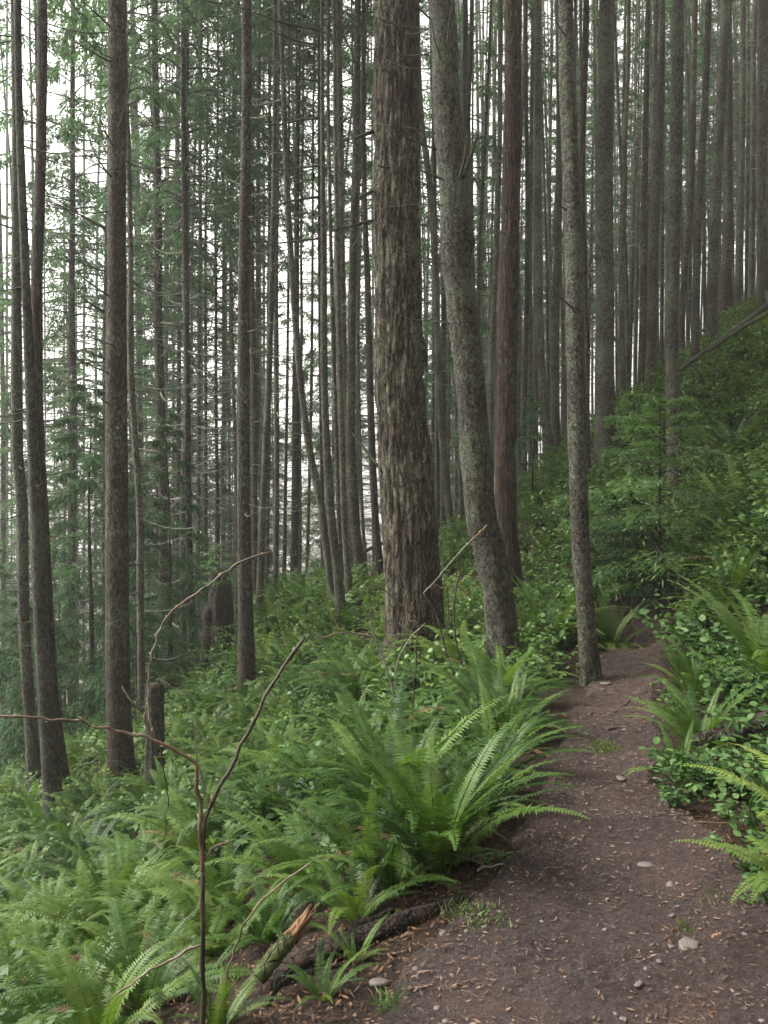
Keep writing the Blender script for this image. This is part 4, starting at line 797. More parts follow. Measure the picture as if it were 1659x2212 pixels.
# ------------------------------------------------------------------ bare shrubs
def shrub(name, label, stem, branches, buds=None, cat='bare shrub', m='cane'):
    """stem and branches: (points with depth, width at start, width at end, material, part name)"""
    def build(q, part):
        pts, w0, w1, mm, nm = q
        c = smooth_curve([P(*p) for p in pts], max(10, 7 * len(pts))); L = len(c)
        jit = (np.stack([noise(np.arange(L) * .45, 3, q_, int(pts[0][0]) + 5) for q_ in range(3)], -1) - .5) * .012 * np.sin(np.linspace(0, math.pi, L))[:, None]
        c = c + jit; wv = np.linspace(pxm(w0, pts[0][2]), pxm(w1, pts[-1][2]), L) / 2 * .86; nodes = 1 + .22 * np.exp(-((np.arange(L) % 7) - 3.0) ** 2 / .5); 
        mb = MB(); mb.tube(c - org, wv * nodes, 8)
        for i in range(3, L - 1, 7):
            d = nrm(c[min(i + 1, L - 1)] - c[i - 1]); sd_ = nrm(np.cross(d, [.2, 1, .1])) * (1 if (i // 7) % 2 else -1)
            if part: mb.tube(np.array([c[i], c[i] + sd_ * wv[i] * 1.6 + d * wv[i] * 1.6, c[i] + sd_ * wv[i] * 1.7 + d * wv[i] * 3.2]) - org, np.array([.5, .42, .1]) * wv[i], 5, 1)
        return mb.build(nm, [M[mm], M['bud']], True)
    org = P(*stem[0][0]); org = np.array([org[0], org[1], h1(org[0], org[1])])
    root = thing(name, label, cat, org)
    link('stem', build(stem, False), root)
    for b in branches: link(b[4], build(b, True), root)
    return root
gz = lambda x, y: h1(x, y)
D = 1.9
shrub('bare_shrub', 'leafless brown forked shrub standing in front of the fern slope', ([(428, 2700, D), (436, 2400, D), (440, 2150, D), (438, 1870, D)], 16, 11, 'cane_dark', 'stem'),
      [([(438, 1885, D), (432, 1770, D), (424, 1652, D)], 11, 9, 'cane', 'branch'),
       ([(425, 1660, D), (414, 1642, D), (332, 1597, D - .02), (230, 1574, D - .05), (185, 1562, D - .06), (120, 1557, D - .08), (50, 1549, D - .1), (-60, 1545, D - .12)], 9, 5.5, 'cane', 'branch'),
       ([(440, 1860, D), (447, 1765, D), (500, 1650, D + .03), (560, 1535, D + .06), (605, 1450, D + .09), (657, 1379, D + .12)], 10, 8, 'cane_dark', 'branch'),
       ([(444, 1856, D), (458, 1838, D), (478, 1824, D - .01), (497, 1819, D - .02)], 7, 5, 'cane', 'branch'),
       ([(438, 2040, D), (400, 2055, D - .01), (340, 2090, D - .03), (245, 2152, D - .06)], 6.5, 4.5, 'cane', 'branch'),
       ([(333, 1598, D), (316, 1555, D + .02), (290, 1520, D + .03), (264, 1484, D + .05)], 6, 4, 'cane_dark', 'branch'),
       ([(334, 1598, D), (322, 1540, D + .04), (321, 1470, D + .08), (332, 1400, D + .1), (345, 1362, D + .12), (375, 1320, D + .14), (430, 1278, D + .16), (500, 1226, D + .2), (545, 1204, D + .22), (583, 1193, D + .24)], 4, 5.5, 'cane', 'branch'),
       ([(345, 1605, D), (356, 1680, D), (360, 1760, D), (355, 1812, D)], 4, 2, 'cane_dark', 'branch'),
       ([(452, 1735, D), (440, 1690, D + .03), (426, 1640, D + .05), (415, 1560, D + .1), (394, 1502, D + .15), (340, 1465, D + .2)], 3, 2, 'cane_dark', 'branch')])
shrub('bare_shrub', 'thin brown cane arching up beside the snapped branch', ([(485, 2240, 2.5), (492, 2101, 2.5), (512, 2040, 2.5), (545, 1971, 2.5), (600, 1915, 2.5), (676, 1860, 2.5)], 6, 4, 'cane', 'stem'), [])
shrub('bare_shrub', 'grey leafless whip with a side twig rising from ferns before the big fir', ([(880, 1640, 4.6), (868, 1565, 4.6), (850, 1495, 4.6), (830, 1430, 4.6), (812, 1385, 4.6), (799, 1342, 4.6)], 7, 4, 'twig_grey', 'stem'),
      [([(810, 1376, 4.6), (775, 1369, 4.6), (734, 1367, 4.6), (691, 1376, 4.6), (649, 1340, 4.6)], 4, 2.5, 'cane', 'branch'), ([(734, 1366, 4.6), (718, 1330, 4.6), (697, 1282, 4.6)], 3, 2.5, 'cane_orange', 'branch'),
       ([(850, 1495, 4.6), (862, 1420, 4.6), (890, 1375, 4.6), (918, 1347, 4.6)], 4, 2.5, 'twig_grey', 'branch')])
shrub('bare_shrub', 'tangle of bare twigs at the foot of the big fir', ([(985, 1500, 6.3), (975, 1440, 6.3), (957, 1386, 6.3), (945, 1333, 6.3), (915, 1281, 6.3)], 5, 4, 'cane_dark', 'stem'),
      [([(915, 1281, 6.3), (945, 1250, 6.3), (981, 1206, 6.3), (1020, 1165, 6.3)], 4, 3.5, 'twig_grey', 'branch'), ([(1018, 1167, 6.3), (1036, 1150, 6.3), (1052, 1134, 6.3)], 3.5, 3, 'cane_orange', 'branch'),
       ([(935, 1259, 6.3), (958, 1270, 6.3), (975, 1268, 6.3)], 2.5, 2, 'cane_orange', 'branch'), ([(957, 1386, 6.3), (970, 1330, 6.3), (965, 1262, 6.3)], 3, 2, 'cane_dark', 'branch')])
shrub('bare_shrub', 'dark upright cane with orange tips left of the leaning trunk', ([(1000, 1440, 6.2), (986, 1391, 6.2), (979, 1320, 6.2), (982, 1290, 6.2), (991, 1240, 6.2)], 5, 3.5, 'cane_dark', 'stem'),
      [([(990, 1262, 6.2), (1003, 1278, 6.2), (1020, 1295, 6.2)], 4, 3, 'cane_orange', 'branch'), ([(970, 1422, 6.2), (1000, 1435, 6.2), (1030, 1455, 6.2)], 3.5, 2.5, 'cane_orange', 'branch')])
shrub('bare_shrub', 'dark straight sapling cane crossing the lower trunk of the big fir', ([(890, 1640, 5.2), (892, 1540, 5.2), (897, 1440, 5.2), (902, 1360, 5.2), (909, 1300, 5.2), (908, 1240, 5.2)], 5, 2.5, 'cane_dark', 'stem'),
      [([(906, 1345, 5.2), (870, 1310, 5.2), (830, 1275, 5.2), (795, 1262, 5.2)], 3, 2, 'cane_dark', 'branch'), ([(903, 1345, 5.2), (890, 1342, 5.2), (884, 1340, 5.2)], 2.5, 2, 'cane_orange', 'branch'), ([(900, 1400, 5.2), (880, 1370, 5.2), (862, 1345, 5.2)], 2.5, 2, 'cane', 'branch')])

# ------------------------------------------------------------------ ferns
FERNS = [fern_mesh(200 + k, 17 + k % 5, .78 + .06 * (k % 3), 42, (1, 0, 2, 0, 3)[k % 5]) for k in range(10)]
FERNS_FAR = [fern_mesh(230 + k, 15, .80, 22, 1 if k == 0 else 0) for k in range(4)]
FROND = []
for k in range(6):
    mb = MB(); r = np.random.default_rng(300 + k); frond_data(1.0, .18 + .12 * k, 1.15 + .22 * k, 50, .095, mb, 0.0, (.03, 0, 0), 0, r, r.uniform(-.3, .3)); FROND.append(mb.build('frond', [M['fern']]))
FROND_Y = []
mb = MB(); r = np.random.default_rng(330); frond_data(1.0, .6, 1.8, 44, .10, mb, 0.0, (.03, 0, 0), 0, r, .2); FROND_Y.append(mb.build('frond', [M['fern_yellow']]))
FROND_D = []
mb = MB(); r = np.random.default_rng(331); frond_data(.9, 1.15, 2.1, 34, .07, mb, 0.0, (.03, 0, .02), 0, r, .3); FROND_D.append(mb.build('frond', [M['fern_dead']]))
def fern_hero(label, x, y, size, nf, seed, a_bias=None, yellow=0, dz=0.0, azc=None, azw=math.pi, kmax=6):
    r = np.random.default_rng(seed); root = thing('sword_fern', label, 'fern', (x, y, h1(x, y) - .02 + dz), 'large sword ferns beside the path')
    for q in range(nf):
        k = int(r.integers(0, kmax)); me = FROND[k] if q >= yellow else FROND_Y[0]
        az = q * 2.399 + r.uniform(-.3, .3) if azc is None else azc + r.uniform(-azw, azw)
        s_ = size * r.uniform(.70, 1.14); link('frond', me if r.random() > .05 else FROND_D[0], root, None, (r.uniform(-.12, .12), r.uniform(-.14, .14), az), (s_, s_ * r.uniform(.75, 1.1), s_))
    return root
placed = []
def fh(label, u, v, y, size, nf, seed, **k):
    p = P(u, v, y); placed.append((p[0], p[1], size * .36)); return fern_hero(label, p[0], p[1], size, nf, seed, **k)
fh('largest sword fern with tall upright fronds at the left edge of the path', 945, 1900, 3.35, .80, 34, 1, kmax=4)
fh('glossy sword fern reaching over the path, next behind the largest fern', 1060, 1690, 4.3, .66, 26, 2, kmax=5)
fh('sword fern with long fronds leaning left, left of the largest fern', 850, 1800, 4.0, .95, 24, 3)
fh('sword fern growing over the near end of the wet dark log', 845, 1930, 3.3, .48, 14, 4)
fh('sword fern at the foot of the leaning speckled trunk', 1060, 1560, 5.6, .85, 22, 5)
fh('sword fern drooping at the left end of the brown log', 1512, 1590, 4.45, .60, 20, 6)
fh('low fern covering the right edge of the path just past the log', 1480, 1500, 5.6, .48, 16, 51)
fh('small fern at the right edge of the path nearest the grass patch', 1468, 1650, 4.05, .36, 14, 52)
fh('yellowish sword fern half out of the picture at the right edge', 1800, 1830, 2.9, .62, 16, 7, yellow=7, dz=.05)
fh('bright fern at the right edge of the path behind the log end', 1510, 1520, 5.2, .58, 18, 8)
fh('arching sword fern behind the leafy bush where the path bends', 1400, 1290, 9.9, .95, 22, 9)
fh('sword fern between the leaning trunk and the slim path-edge trunk', 1175, 1420, 8.0, .95, 24, 10)
fh('sword fern just right of the slim path-edge trunk', 1320, 1370, 8.3, .85, 20, 11)
fh('sword fern above the brown log at the right edge', 1660, 1450, 4.9, .85, 20, 12, dz=.05)
fh('small sword fern at the far bend of the path', 1420, 1340, 9.8, .55, 16, 13)
for q in ((560, 2150, 2.75), (700, 2060, 2.85), (860, 1995, 2.95), (990, 1945, 3.1), (650, 2180, 2.5), (1560, 1640, 4.0), (1640, 1620, 3.85), (1600, 1700, 3.6), (478, 1480, 13.2), (478, 1500, 12.4), (490, 1520, 11.8)):
    p = P(*q); placed.append((p[0], p[1], .50))
fh('drooping fern tucked left against the largest fern', 880, 1730, 4.1, .74, 24, 21, kmax=6)
fh('drooping fern filling the gap between the largest fern and the glossy one', 1020, 1770, 3.8, .58, 22, 22, kmax=5)
fh('low spreading fern in front of the largest fern on its left', 800, 1880, 3.45, .62, 22, 23)
fh('sword fern at the path edge level with the grass patch', 1100, 1615, 4.95, .60, 22, 24, kmax=5)
fh('arching fern on the bank above the large glossy bush', 1575, 1370, 6.8, .85, 22, 25)
fh('arching fern under the upper right bushes', 1610, 1250, 8.0, .90, 22, 26)
fh('fern with bright curved fronds at right of the feathery hemlock', 1600, 1120, 9.5, .95, 22, 27)
fh('large pale fern high on the right slope below the fallen trunks', 1590, 900, 13.0, 1.1, 24, 28)
fh('pale fern beside the short dark stump on the right slope', 1560, 1030, 11.5, .95, 22, 29)
fh('fern leaning over the path bend from the right bank', 1490, 1250, 9.0, .85, 20, 30)
fh('fern closing the far end of the path', 1352, 1345, 9.9, .80, 22, 31)
fh('second fern closing the far end of the path, farther right', 1424, 1340, 9.8, .75, 22, 32)
fh('tall fern in the middle of the bank where the path disappears', 1388, 1325, 10.4, .9, 22, 34)
fh('fern in the shade behind the slim path-edge trunk', 1300, 1305, 11.0, .8, 20, 33)
fh('small fern at the bottom edge right of the forked shrub stem', 470, 2230, 2.5, .30, 14, 14)
fh('small fern hanging over the top of the wet dark log', 765, 1965, 3.15, .46, 16, 41)
fh('tiny fern in the debris below the wet dark log', 700, 2185, 2.55, .24, 12, 42)
fh('tiny fern between the wet dark log and the pale stone', 770, 2120, 2.75, .20, 10, 43)
spots = []; rr = np.random.default_rng(9)
def try_spots(n, ymin, ymax, umin, umax, gapd, dmin):
    k = 0; tries = 0
    while k < n and tries < 30000:
        tries += 1
        y = ymin + (ymax - ymin) * rr.random() ** .8; u = rr.uniform(umin, umax); x = (u - 829.5) / FOC * y
        d, sd_ = trail_dist(np.array([x]), np.array([y])); d = d[0]; right = sd_[0] > 0
        if d < (dmin + (.12 if right else 0) if y < 9.9 or x < .4 else .25): continue
        if y < 2.5 and x > -1.0: continue
        if x < 0.2 and y < 2.3: continue
        if any((x - a) ** 2 + (y - b) ** 2 < gapd ** 2 for a, b, *_ in spots): continue
        if any((x - a) ** 2 + (y - b) ** 2 < c ** 2 for a, b, c in placed): continue
        if any((x - t['loc'][0]) ** 2 + (y - t['loc'][1]) ** 2 < .12 for t in TREES): continue
        if right and noise(np.array([x * .5]), np.array([y * .5]), 0, 21)[0] < .40: continue
        z = h1(x, y); v = proj((x, y, z + .35))[1]
        if v > 2330 or v < 600: continue
        # a fern hidden behind the crest is not planted
        ts = np.linspace(.15, .97, 40); lx, ly = x * ts, y * ts; lz = EYE + (z + .6 - EYE) * ts
        if np.any(H(lx, ly) > lz + .05): continue
        spots.append((x, y, z, u, v, d)); k += 1
try_spots(130, 2.6, 6.2, -140, 1790, .33, .72)
try_spots(110, 5.6, 11.0, -80, 1760, .48, .72)
try_spots(30, 6.5, 17.0, 1120, 1720, .50, .7)
try_spots(32, 10.5, 19.0, 380, 1720, .55, .7)
LM = [(118, 1786, 9.0, 'the three close trunks at left'), (262, 1705, 9.5, 'the stout reddish trunk'), (336, 1745, 8.5, 'the broken-topped stump'), (440, 2100, 2.2, 'the leafless forked shrub'), (531, 1525, 11, 'the straight brown trunk'), (478, 1475, 14, 'the rotten snag'),
      (738, 1370, 11.5, 'the mossy-limbed slender trunk'), (900, 1440, 8.5, 'the big furrowed fir'), (1094, 1468, 7, 'the leaning speckled trunk'), (1276, 1485, 6.5, 'the slim trunk at the path edge'), (1112, 1318, 10.5, 'the red-brown trunk'), (985, 1905, 3.35, 'the largest fern'),
      (700, 2060, 2.8, 'the wet dark log'), (1580, 1580, 4.25, 'the brown log at the right edge'), (1424, 1150, 9.0, 'the feathery young hemlock'), (1461, 1066, 13, 'the half-dark trunk on the right slope'), (1541, 755, 15, 'the fallen trunks on the right slope'), (781, 1258, 14.5, 'the dark curving trunk'), (50, 2128, 3.35, 'the short grey log in the corner'), (870, 1565, 4.6, 'the grey leafless whip'), (1659, 1250, 6.5, 'the leafy bank at the right edge')]
LMW = [(P(a, b, d)[:2], nme) for a, b, d, nme in LM]
ordn = ['nearest', 'second nearest', 'third nearest', 'fourth nearest', 'fifth nearest', 'sixth nearest', 'seventh nearest', 'eighth nearest', 'ninth nearest', 'tenth nearest', 'eleventh nearest', 'twelfth nearest', 'thirteenth nearest', 'fourteenth nearest', 'fifteenth nearest', 'sixteenth nearest', 'seventeenth nearest', 'eighteenth nearest', 'nineteenth nearest', 'twentieth nearest']
def relabel(items, kind):
    """a label for each member of a mass: its rank by distance from the nearest landmark, on that side of it"""
    groups = {}
    for i, (x, y) in enumerate(items):
        j = min(range(len(LMW)), key=lambda q: (LMW[q][0][0] - x) ** 2 + (LMW[q][0][1] - y) ** 2)
        (lx, ly), nme = LMW[j]; dx, dy = x - lx, y - ly
        side = ('right of' if dx > 0 else 'left of') if abs(dx) > abs(dy) else ('behind' if dy > 0 else 'in front of')
        groups.setdefault((side, nme), []).append((dx * dx + dy * dy, i))
    out = {}
    for (side, nme), q in groups.items():
        for k, (_, i) in enumerate(sorted(q)):
            out[i] = f"{ordn[k]} {kind} {side} {nme}" if len(q) > 1 and k < len(ordn) else (f"{kind} growing {side} {nme}" if len(q) == 1 else f"farther {kind} {side} {nme}")
    return out
labs = relabel([(q[0], q[1]) for q in spots], 'sword fern')
for k, (x, y, z, u, v, d) in enumerate(spots):
    near = y < 9; src = FERNS if near else FERNS_FAR; size = rr.uniform(.62, 1.05) * min(1, .55 + d * .45) * (.82 if y < 4.5 else 1)
    o = link('sword_fern', src[k % len(src)], None, (x, y, z - .02), (rr.uniform(-.08, .08), rr.uniform(-.12, .0), rr.uniform(0, 6.28)), size)
    tag(o, labs[k], 'fern', 'sword ferns covering the slope')
# ferns beyond counting: one object
def merge(src, items, name, mats):
    """places copies of a mesh into one mesh"""
    data = []
    for me in src:
        V = np.empty(len(me.vertices) * 3, np.float32); me.vertices.foreach_get('co', V); V = V.reshape(-1, 3)
        n4 = [p for p in me.polygons if p.loop_total == 4]; n3 = [p for p in me.polygons if p.loop_total == 3]
        F4 = np.array([p.vertices[:] for p in n4]).reshape(-1, 4); F3 = np.array([p.vertices[:] for p in n3]).reshape(-1, 3)
        data.append((V, F4, F3, np.array([p.material_index for p in n4]), np.array([p.material_index for p in n3])))
    VV, A4, A3, M4, M3 = [], [], [], [], []; n = 0
    for k, (x, y, z, s_, a, tx) in enumerate(items):
        V, F4, F3, m4, m3 = data[k % len(data)]
        c, s2 = math.cos(a), math.sin(a); W = V * s_; W = np.stack([W[:, 0] * c - W[:, 1] * s2, W[:, 0] * s2 + W[:, 1] * c, W[:, 2]], -1)
        W[:, 2] += W[:, 0] * tx; VV.append(W + np.array([x, y, z], np.float32)); A4.append(F4 + n); A3.append(F3 + n); M4.append(m4); M3.append(m3); n += len(V)
    return mesh(name, np.concatenate(VV), np.concatenate(A4), np.concatenate(A3), mats, np.concatenate(M4), np.concatenate(M3))
def scatter(n, ymin, ymax, umin, umax, dmin, rng, pw=.8, dens=None):
    y = ymin + (ymax - ymin) * rng.random(n) ** pw; u = rng.uniform(umin, umax, n); x = (u - 829.5) / FOC * y
    d, s_ = trail_dist(x, y); ok = (d > dmin) | ((y > 9.9) & (d > .22) & (x > .4))
    ok &= ~((x > -.45) & (y < 2.2) & (x < 1.6))
    x, y, d, s_ = x[ok], y[ok], d[ok], s_[ok]; z = H(x, y); return x, y, z, d, s_
rg = np.random.default_rng(41)
TINY = [fern_mesh(260 + k, 8, .70, 11, 1 if k == 2 else 0) for k in range(3)]
x, y, z, d, s_ = scatter(1500, 8, 26, -200, 1800, .65, rg)
o = link('fern_thicket', merge(TINY, list(zip(x, y, z - .03, rg.uniform(.6, 1.15, len(x)), rg.uniform(0, 6.28, len(x)), rg.uniform(-.1, .1, len(x)))), 'fern_thicket', [M['fern'], M['fern_dead']]))
tag(o, 'mass of smaller ferns filling the far slope', 'ferns', kind='stuff')

far = []; rw = np.random.default_rng(89); tries = 0
while len(far) < 170 and tries < 6000:
    tries += 1; wy = rw.uniform(26, 60); wu = rw.uniform(930, 1720) if rw.random() < .85 else rw.uniform(0, 600); wx = (wu - 829.5) / FOC * wy
    if any((wx - q[0]) ** 2 + (wy - q[1]) ** 2 < 1.2 for q in far) or any((wx - q[0]) ** 2 + (wy - q[1]) ** 2 < .8 for q in fill): continue
    far.append((wx, wy, h1(wx, wy), rw.uniform(.8, 1.1), rw.uniform(0, 6.28), 0.0))
mb = MB()
for wx, wy, wz, q, *_ in far:
    e = rw.normal(0, .35, 2); rad = rw.uniform(.045, .085); mb.tube(np.array([[wx, wy, wz - .3], [wx + e[0] * .3, wy, wz + 9], [wx + e[0], wy + e[1], wz + 23]]), [rad * 1.1, rad * .85, .02], 7)
    for k in range(30):
        zz = rw.uniform(2, 15); az = rw.uniform(0, 6.28); mb.tube(limb_curve(rw.uniform(.15, .9), az, rw.uniform(-.3, .1), rw.uniform(.2, .9), 4) + [wx + e[0] * zz / 23, wy, wz + zz], np.linspace(.014, .006, 4), 3, 1, False)
o = link('far_wood', mb.build('far_wood', [M['bark_grey'], M['twig_grey']], True)); tag(o, 'thinnest far trunks of the wood, too many to count', 'wood', kind='stuff')
o = link('far_canopy', merge(CROWNS[:1] + CROWNS_OPEN[:2], [(q[0], q[1], q[2] + 7.5, q[3] * 1.1, q[4], 0.0) for q in far if q[0] < 0 or q[1] > 31], 'far_canopy', [M['twig_dark'], M['needle']])); tag(o, 'canopy over the thinnest far trunks', 'wood', kind='stuff')
# unseen trees added behind the camera to block the light from there: one mass
wood = []; rw = np.random.default_rng(88); tries = 0
while len(wood) < 46 and tries < 5000:
    tries += 1; wx, wy = rw.uniform(-16, 22), rw.uniform(-22, 3)
    if math.hypot(wx, wy) < 3.2 or (wy > -1 and -7 < wx < 6) or (wy > 1.5 and abs(wx) < 9): continue
    if any((wx - q[0]) ** 2 + (wy - q[1]) ** 2 < 5 for q in wood): continue
    wood.append((wx, wy, h1(wx, wy), rw.uniform(.9, 1.15), rw.uniform(0, 6.28), 0.0))
mb = MB()
for wx, wy, wz, q, *_ in wood: mb.tube(np.array([[wx, wy, wz - .3], [wx, wy, wz + 8], [wx, wy, wz + 24]]), [.16, .13, .03], 9)
o = link('wood', mb.build('wood', [M['bark_grey']], True)); tag(o, 'unseen trunks added behind the viewer to block light', 'wood', kind='stuff')
o = link('wood_canopy', merge(CROWNS[:2], [(q[0], q[1], q[2] + 9.5, q[3], q[4], 0.0) for q in wood], 'wood_canopy', [M['twig_dark'], M['needle']])); tag(o, 'unseen canopy added behind the viewer to block light', 'wood', kind='stuff')

# ------------------------------------------------------------------ leafy bushes and low growth
SAL = [salal_mesh(400 + k, 14, .50, .5, .066) for k in range(4)]
SAL_LOW = [salal_mesh(420 + k, 9, .30, .5, .055) for k in range(3)]
sal = []
for (u, v, y, s_, lab) in [(1530, 1440, 5.7, 1.15, 'large glossy leafy bush on the bank where the path narrows'), (1590, 1500, 5.0, .9, 'leafy bush just above the brown log at the right edge'), (1475, 1420, 6.9, .9, 'leafy bush overhanging the path at its narrowest'),
                           (1450, 1765, 3.75, .45, 'low leafy sprig on the bare right edge of the path'), (1500, 1715, 3.9, .55, 'leafy plant just behind the low sprig at the right edge of the path'), (1640, 1870, 2.95, .58, 'bright leafy bush near the lower right edge'), (1700, 1790, 3.1, .40, 'leafy bush under the yellowish fern at the right edge'),
                           (1600, 1340, 6.6, 1.1, 'leafy bush high on the bank above the large glossy bush'), (1640, 1220, 7.6, 1.2, 'leafy bush on the upper bank at the right edge'), (1540, 1290, 7.8, 1.0, 'leafy bush on the bank below the feathery hemlock'),
                           (690, 1580, 7.6, .9, 'bluish leafy bush in the middle of the fern slope'), (650, 1640, 6.8, .8, 'leafy bush just left below the bluish bush on the fern slope'), (1015, 1420, 7.9, .8, 'leafy bush between the big fir and the leaning trunk'), (560, 1760, 6.0, .7, 'leafy bush among ferns right of the forked shrub'), (1650, 1960, 2.75, .36, 'small leafy plant at the lower right edge of the path'), (1615, 1800, 3.35, .7, 'leafy plant on the bare soil between the low sprig and the right edge'), (1560, 1690, 3.8, .55, 'leafy plant below the middle of the brown log'), (1490, 1640, 4.1, .42, 'small leafy plant below the left end of the brown log'), (1470, 1545, 5.0, .5, 'small leafy plant at the right path edge behind the log end'), (1660, 1850, 3.0, .7, 'leafy plant at the right edge just above the small lower plant'), (1700, 1930, 2.7, .5, 'leafy plant half out of the picture at the lower right edge')]:
    p = P(u, v, y); sal.append((p[0], p[1])); o = link('salal_bush', SAL_LOW[len(sal) % 3] if y < 3.3 else SAL[len(sal) % 4], None, (p[0], p[1], h1(p[0], p[1])), (0, 0, len(sal) * 1.7), s_); tag(o, lab, 'bush', 'glossy leafy bushes')
sx = []; tries = 0
while len(sx) < 64 and tries < 20000:
    tries += 1; y = rr.uniform(4.6, 17); u = rr.uniform(950, 1750) if rr.random() < .75 else rr.uniform(-50, 900); x = (u - 829.5) / FOC * y
    d, s_ = trail_dist(np.array([x]), np.array([y]))
    if d[0] < .8 or any((x - a) ** 2 + (y - b) ** 2 < .3 for a, b in sx + sal): continue
    if s_[0] < 0 and y < 5.5: continue
    if s_[0] < 0 and noise(np.array([x * .6]), np.array([y * .6]), 4, 8)[0] < .5: continue
    v = proj((x, y, h1(x, y)))[1]
    if v > 2250 or v < 640: continue
    sx.append((x, y))
labs = relabel(sx, 'glossy leafy bush')
for k, (x, y) in enumerate(sx):
    o = link('salal_bush', SAL[k % 4], None, (x, y, h1(x, y) - .02), (0, 0, rr.uniform(0, 6.28)), rr.uniform(.7, 1.25)); tag(o, labs[k], 'bush', 'glossy leafy bushes')
x, y, z, d, s_ = scatter(1500, 3.6, 20, -250, 1820, .62, rg, 1.0)
k = (s_ > 0) | ((rg.random(len(x)) < .55) & (y > 4.5)); x, y, z = x[k], y[k], z[k]
o = link('undergrowth', merge(SAL_LOW, list(zip(x, y, z - .03, rg.uniform(.6, 1.4, len(x)), rg.uniform(0, 6.28, len(x)), np.zeros(len(x)))), 'undergrowth', [M['salal'], M['cane_dark']])); tag(o, 'low leafy growth covering the ground between the ferns', 'undergrowth', kind='stuff')

x, y, z, d, s_ = scatter(3000, 6.5, 26, 880, 1800, .65, rg, .9)
o = link('hillside_growth', merge(SAL_LOW, list(zip(x, y, z - .03, rg.uniform(.7, 1.6, len(x)), rg.uniform(0, 6.28, len(x)), np.zeros(len(x)))), 'hillside_growth', [M['salal_pale'], M['cane_dark']])); tag(o, 'pale green leafy growth covering the far uphill slope', 'undergrowth', kind='stuff')
x, y, z, d, s_ = scatter(1500, 11, 46, -150, 760, .65, rg, 1.0)
x2, y2, z2, d2, s2_ = scatter(420, 2.2, 10, -1300, -150, .65, rg, 1.0); x, y, z = np.concatenate([x, x2]), np.concatenate([y, y2]), np.concatenate([z, z2])
o = link('valley_ferns', merge(TINY, list(zip(x, y, z - .03, rg.uniform(.9, 1.5, len(x)), rg.uniform(0, 6.28, len(x)), np.zeros(len(x)))), 'valley_ferns', [M['fern'], M['fern_dead']])); tag(o, 'ferns covering the ground under the trees down in the valley', 'ferns', kind='stuff')

# ------------------------------------------------------------------ litter, twigs, stones, grass
def litter_mesh(name, x, y, z, L, Wd, flat, mats, rg):
    n = len(x); az = rg.uniform(0, 6.28, n); d = nrm(np.stack([np.cos(az), np.sin(az), rg.normal(0, flat, n)], -1)); s_ = nrm(np.cross(d, nrm(np.array([0, 0, 1.0]) + rg.normal(0, flat, (n, 3)))))
    V, F = kites(np.stack([x, y, z], -1), d, s_, L, Wd, .5); return mesh(name, V, F, None, mats)
x, y, z, d, s_ = scatter(34000, 1.5, 11, -250, 1850, .36, rg, 1.3)
o = link('leaf_litter', litter_mesh('leaf_litter', x, y, z + .012, rg.uniform(.010, .042, len(x)), rg.uniform(.002, .014, len(x)), .25, [M['litter']], rg)); tag(o, 'brown dead leaves and needles on the soil beside the path', 'leaf litter', kind='stuff')
def on_path(n, rg, lo=0.0, hi=.62):
    i = rg.integers(60, 640, n); s0 = rg.uniform(.03, .97, n); j = np.clip((s0 * (NC - 1)).astype(int), 0, NC - 1); f = rg.uniform(0, 1, n)
    i2 = i + 1; x = PX[i, j] * (1 - f) + PX[i2, j] * f; y = PY[i, j] * (1 - f) + PY[i2, j] * f; z = PZ[i, j] * (1 - f) + PZ[i2, j] * f
    k = y > 1.7; return x[k], y[k], z[k], s0[k]
x, y, z, s0 = on_path(22000, rg); k = (rg.random(len(x)) < .45 + 1.2 * np.abs(s0 - .5)); x, y, z = x[k], y[k], z[k]
o = link('needle_litter', litter_mesh('needle_litter', x, y, z + .006, rg.uniform(.006, .034, len(x)), rg.uniform(.002, .011, len(x)), .15, [M['chips']], rg)); tag(o, 'scattered needles and leaf crumbs lying on the dirt path', 'litter', kind='stuff')
def pebble(r, n=1):
    """a faceted irregular stone"""
    k = 8; V = []; 
    for a in range(1, 4):
        for b in range(k): ph = a * math.pi / 4; V.append([math.sin(ph) * math.cos(b * 2 * math.pi / k), math.sin(ph) * math.sin(b * 2 * math.pi / k), math.cos(ph)])
    V = np.array(V + [[0, 0, 1.0], [0, 0, -1.0]]); V = V * r.uniform(.72, 1.15, (len(V), 1)); V[:, :] *= [1, r.uniform(.6, .95), r.uniform(.16, .42)]
    F4 = [(a * k + b, (a + 1) * k + b, (a + 1) * k + (b + 1) % k, a * k + (b + 1) % k) for a in range(2) for b in range(k)]
    F3 = [(24, b, (b + 1) % k) for b in range(k)] + [(25, 16 + (b + 1) % k, 16 + b) for b in range(k)]
    return V, np.array(F4), np.array(F3)
mb = MB(); rp = np.random.default_rng(51); x, y, z, s0 = on_path(1700, rp)
for a, b, c in zip(x, y, z):
    V, F4, F3 = pebble(rp); q = .003 + .013 * rp.random() ** 4; t = rp.uniform(0, 6.28); V = np.stack([V[:, 0] * math.cos(t) - V[:, 1] * math.sin(t), V[:, 0] * math.sin(t) + V[:, 1] * math.cos(t), V[:, 2]], -1) * q
    mb.add(V + [a, b, c + q * .12], F4, F3)
o = link('gravel', mb.build('gravel', [M['stone']])); tag(o, 'small grey and tan pebbles pressed into the dirt path', 'gravel', kind='stuff')
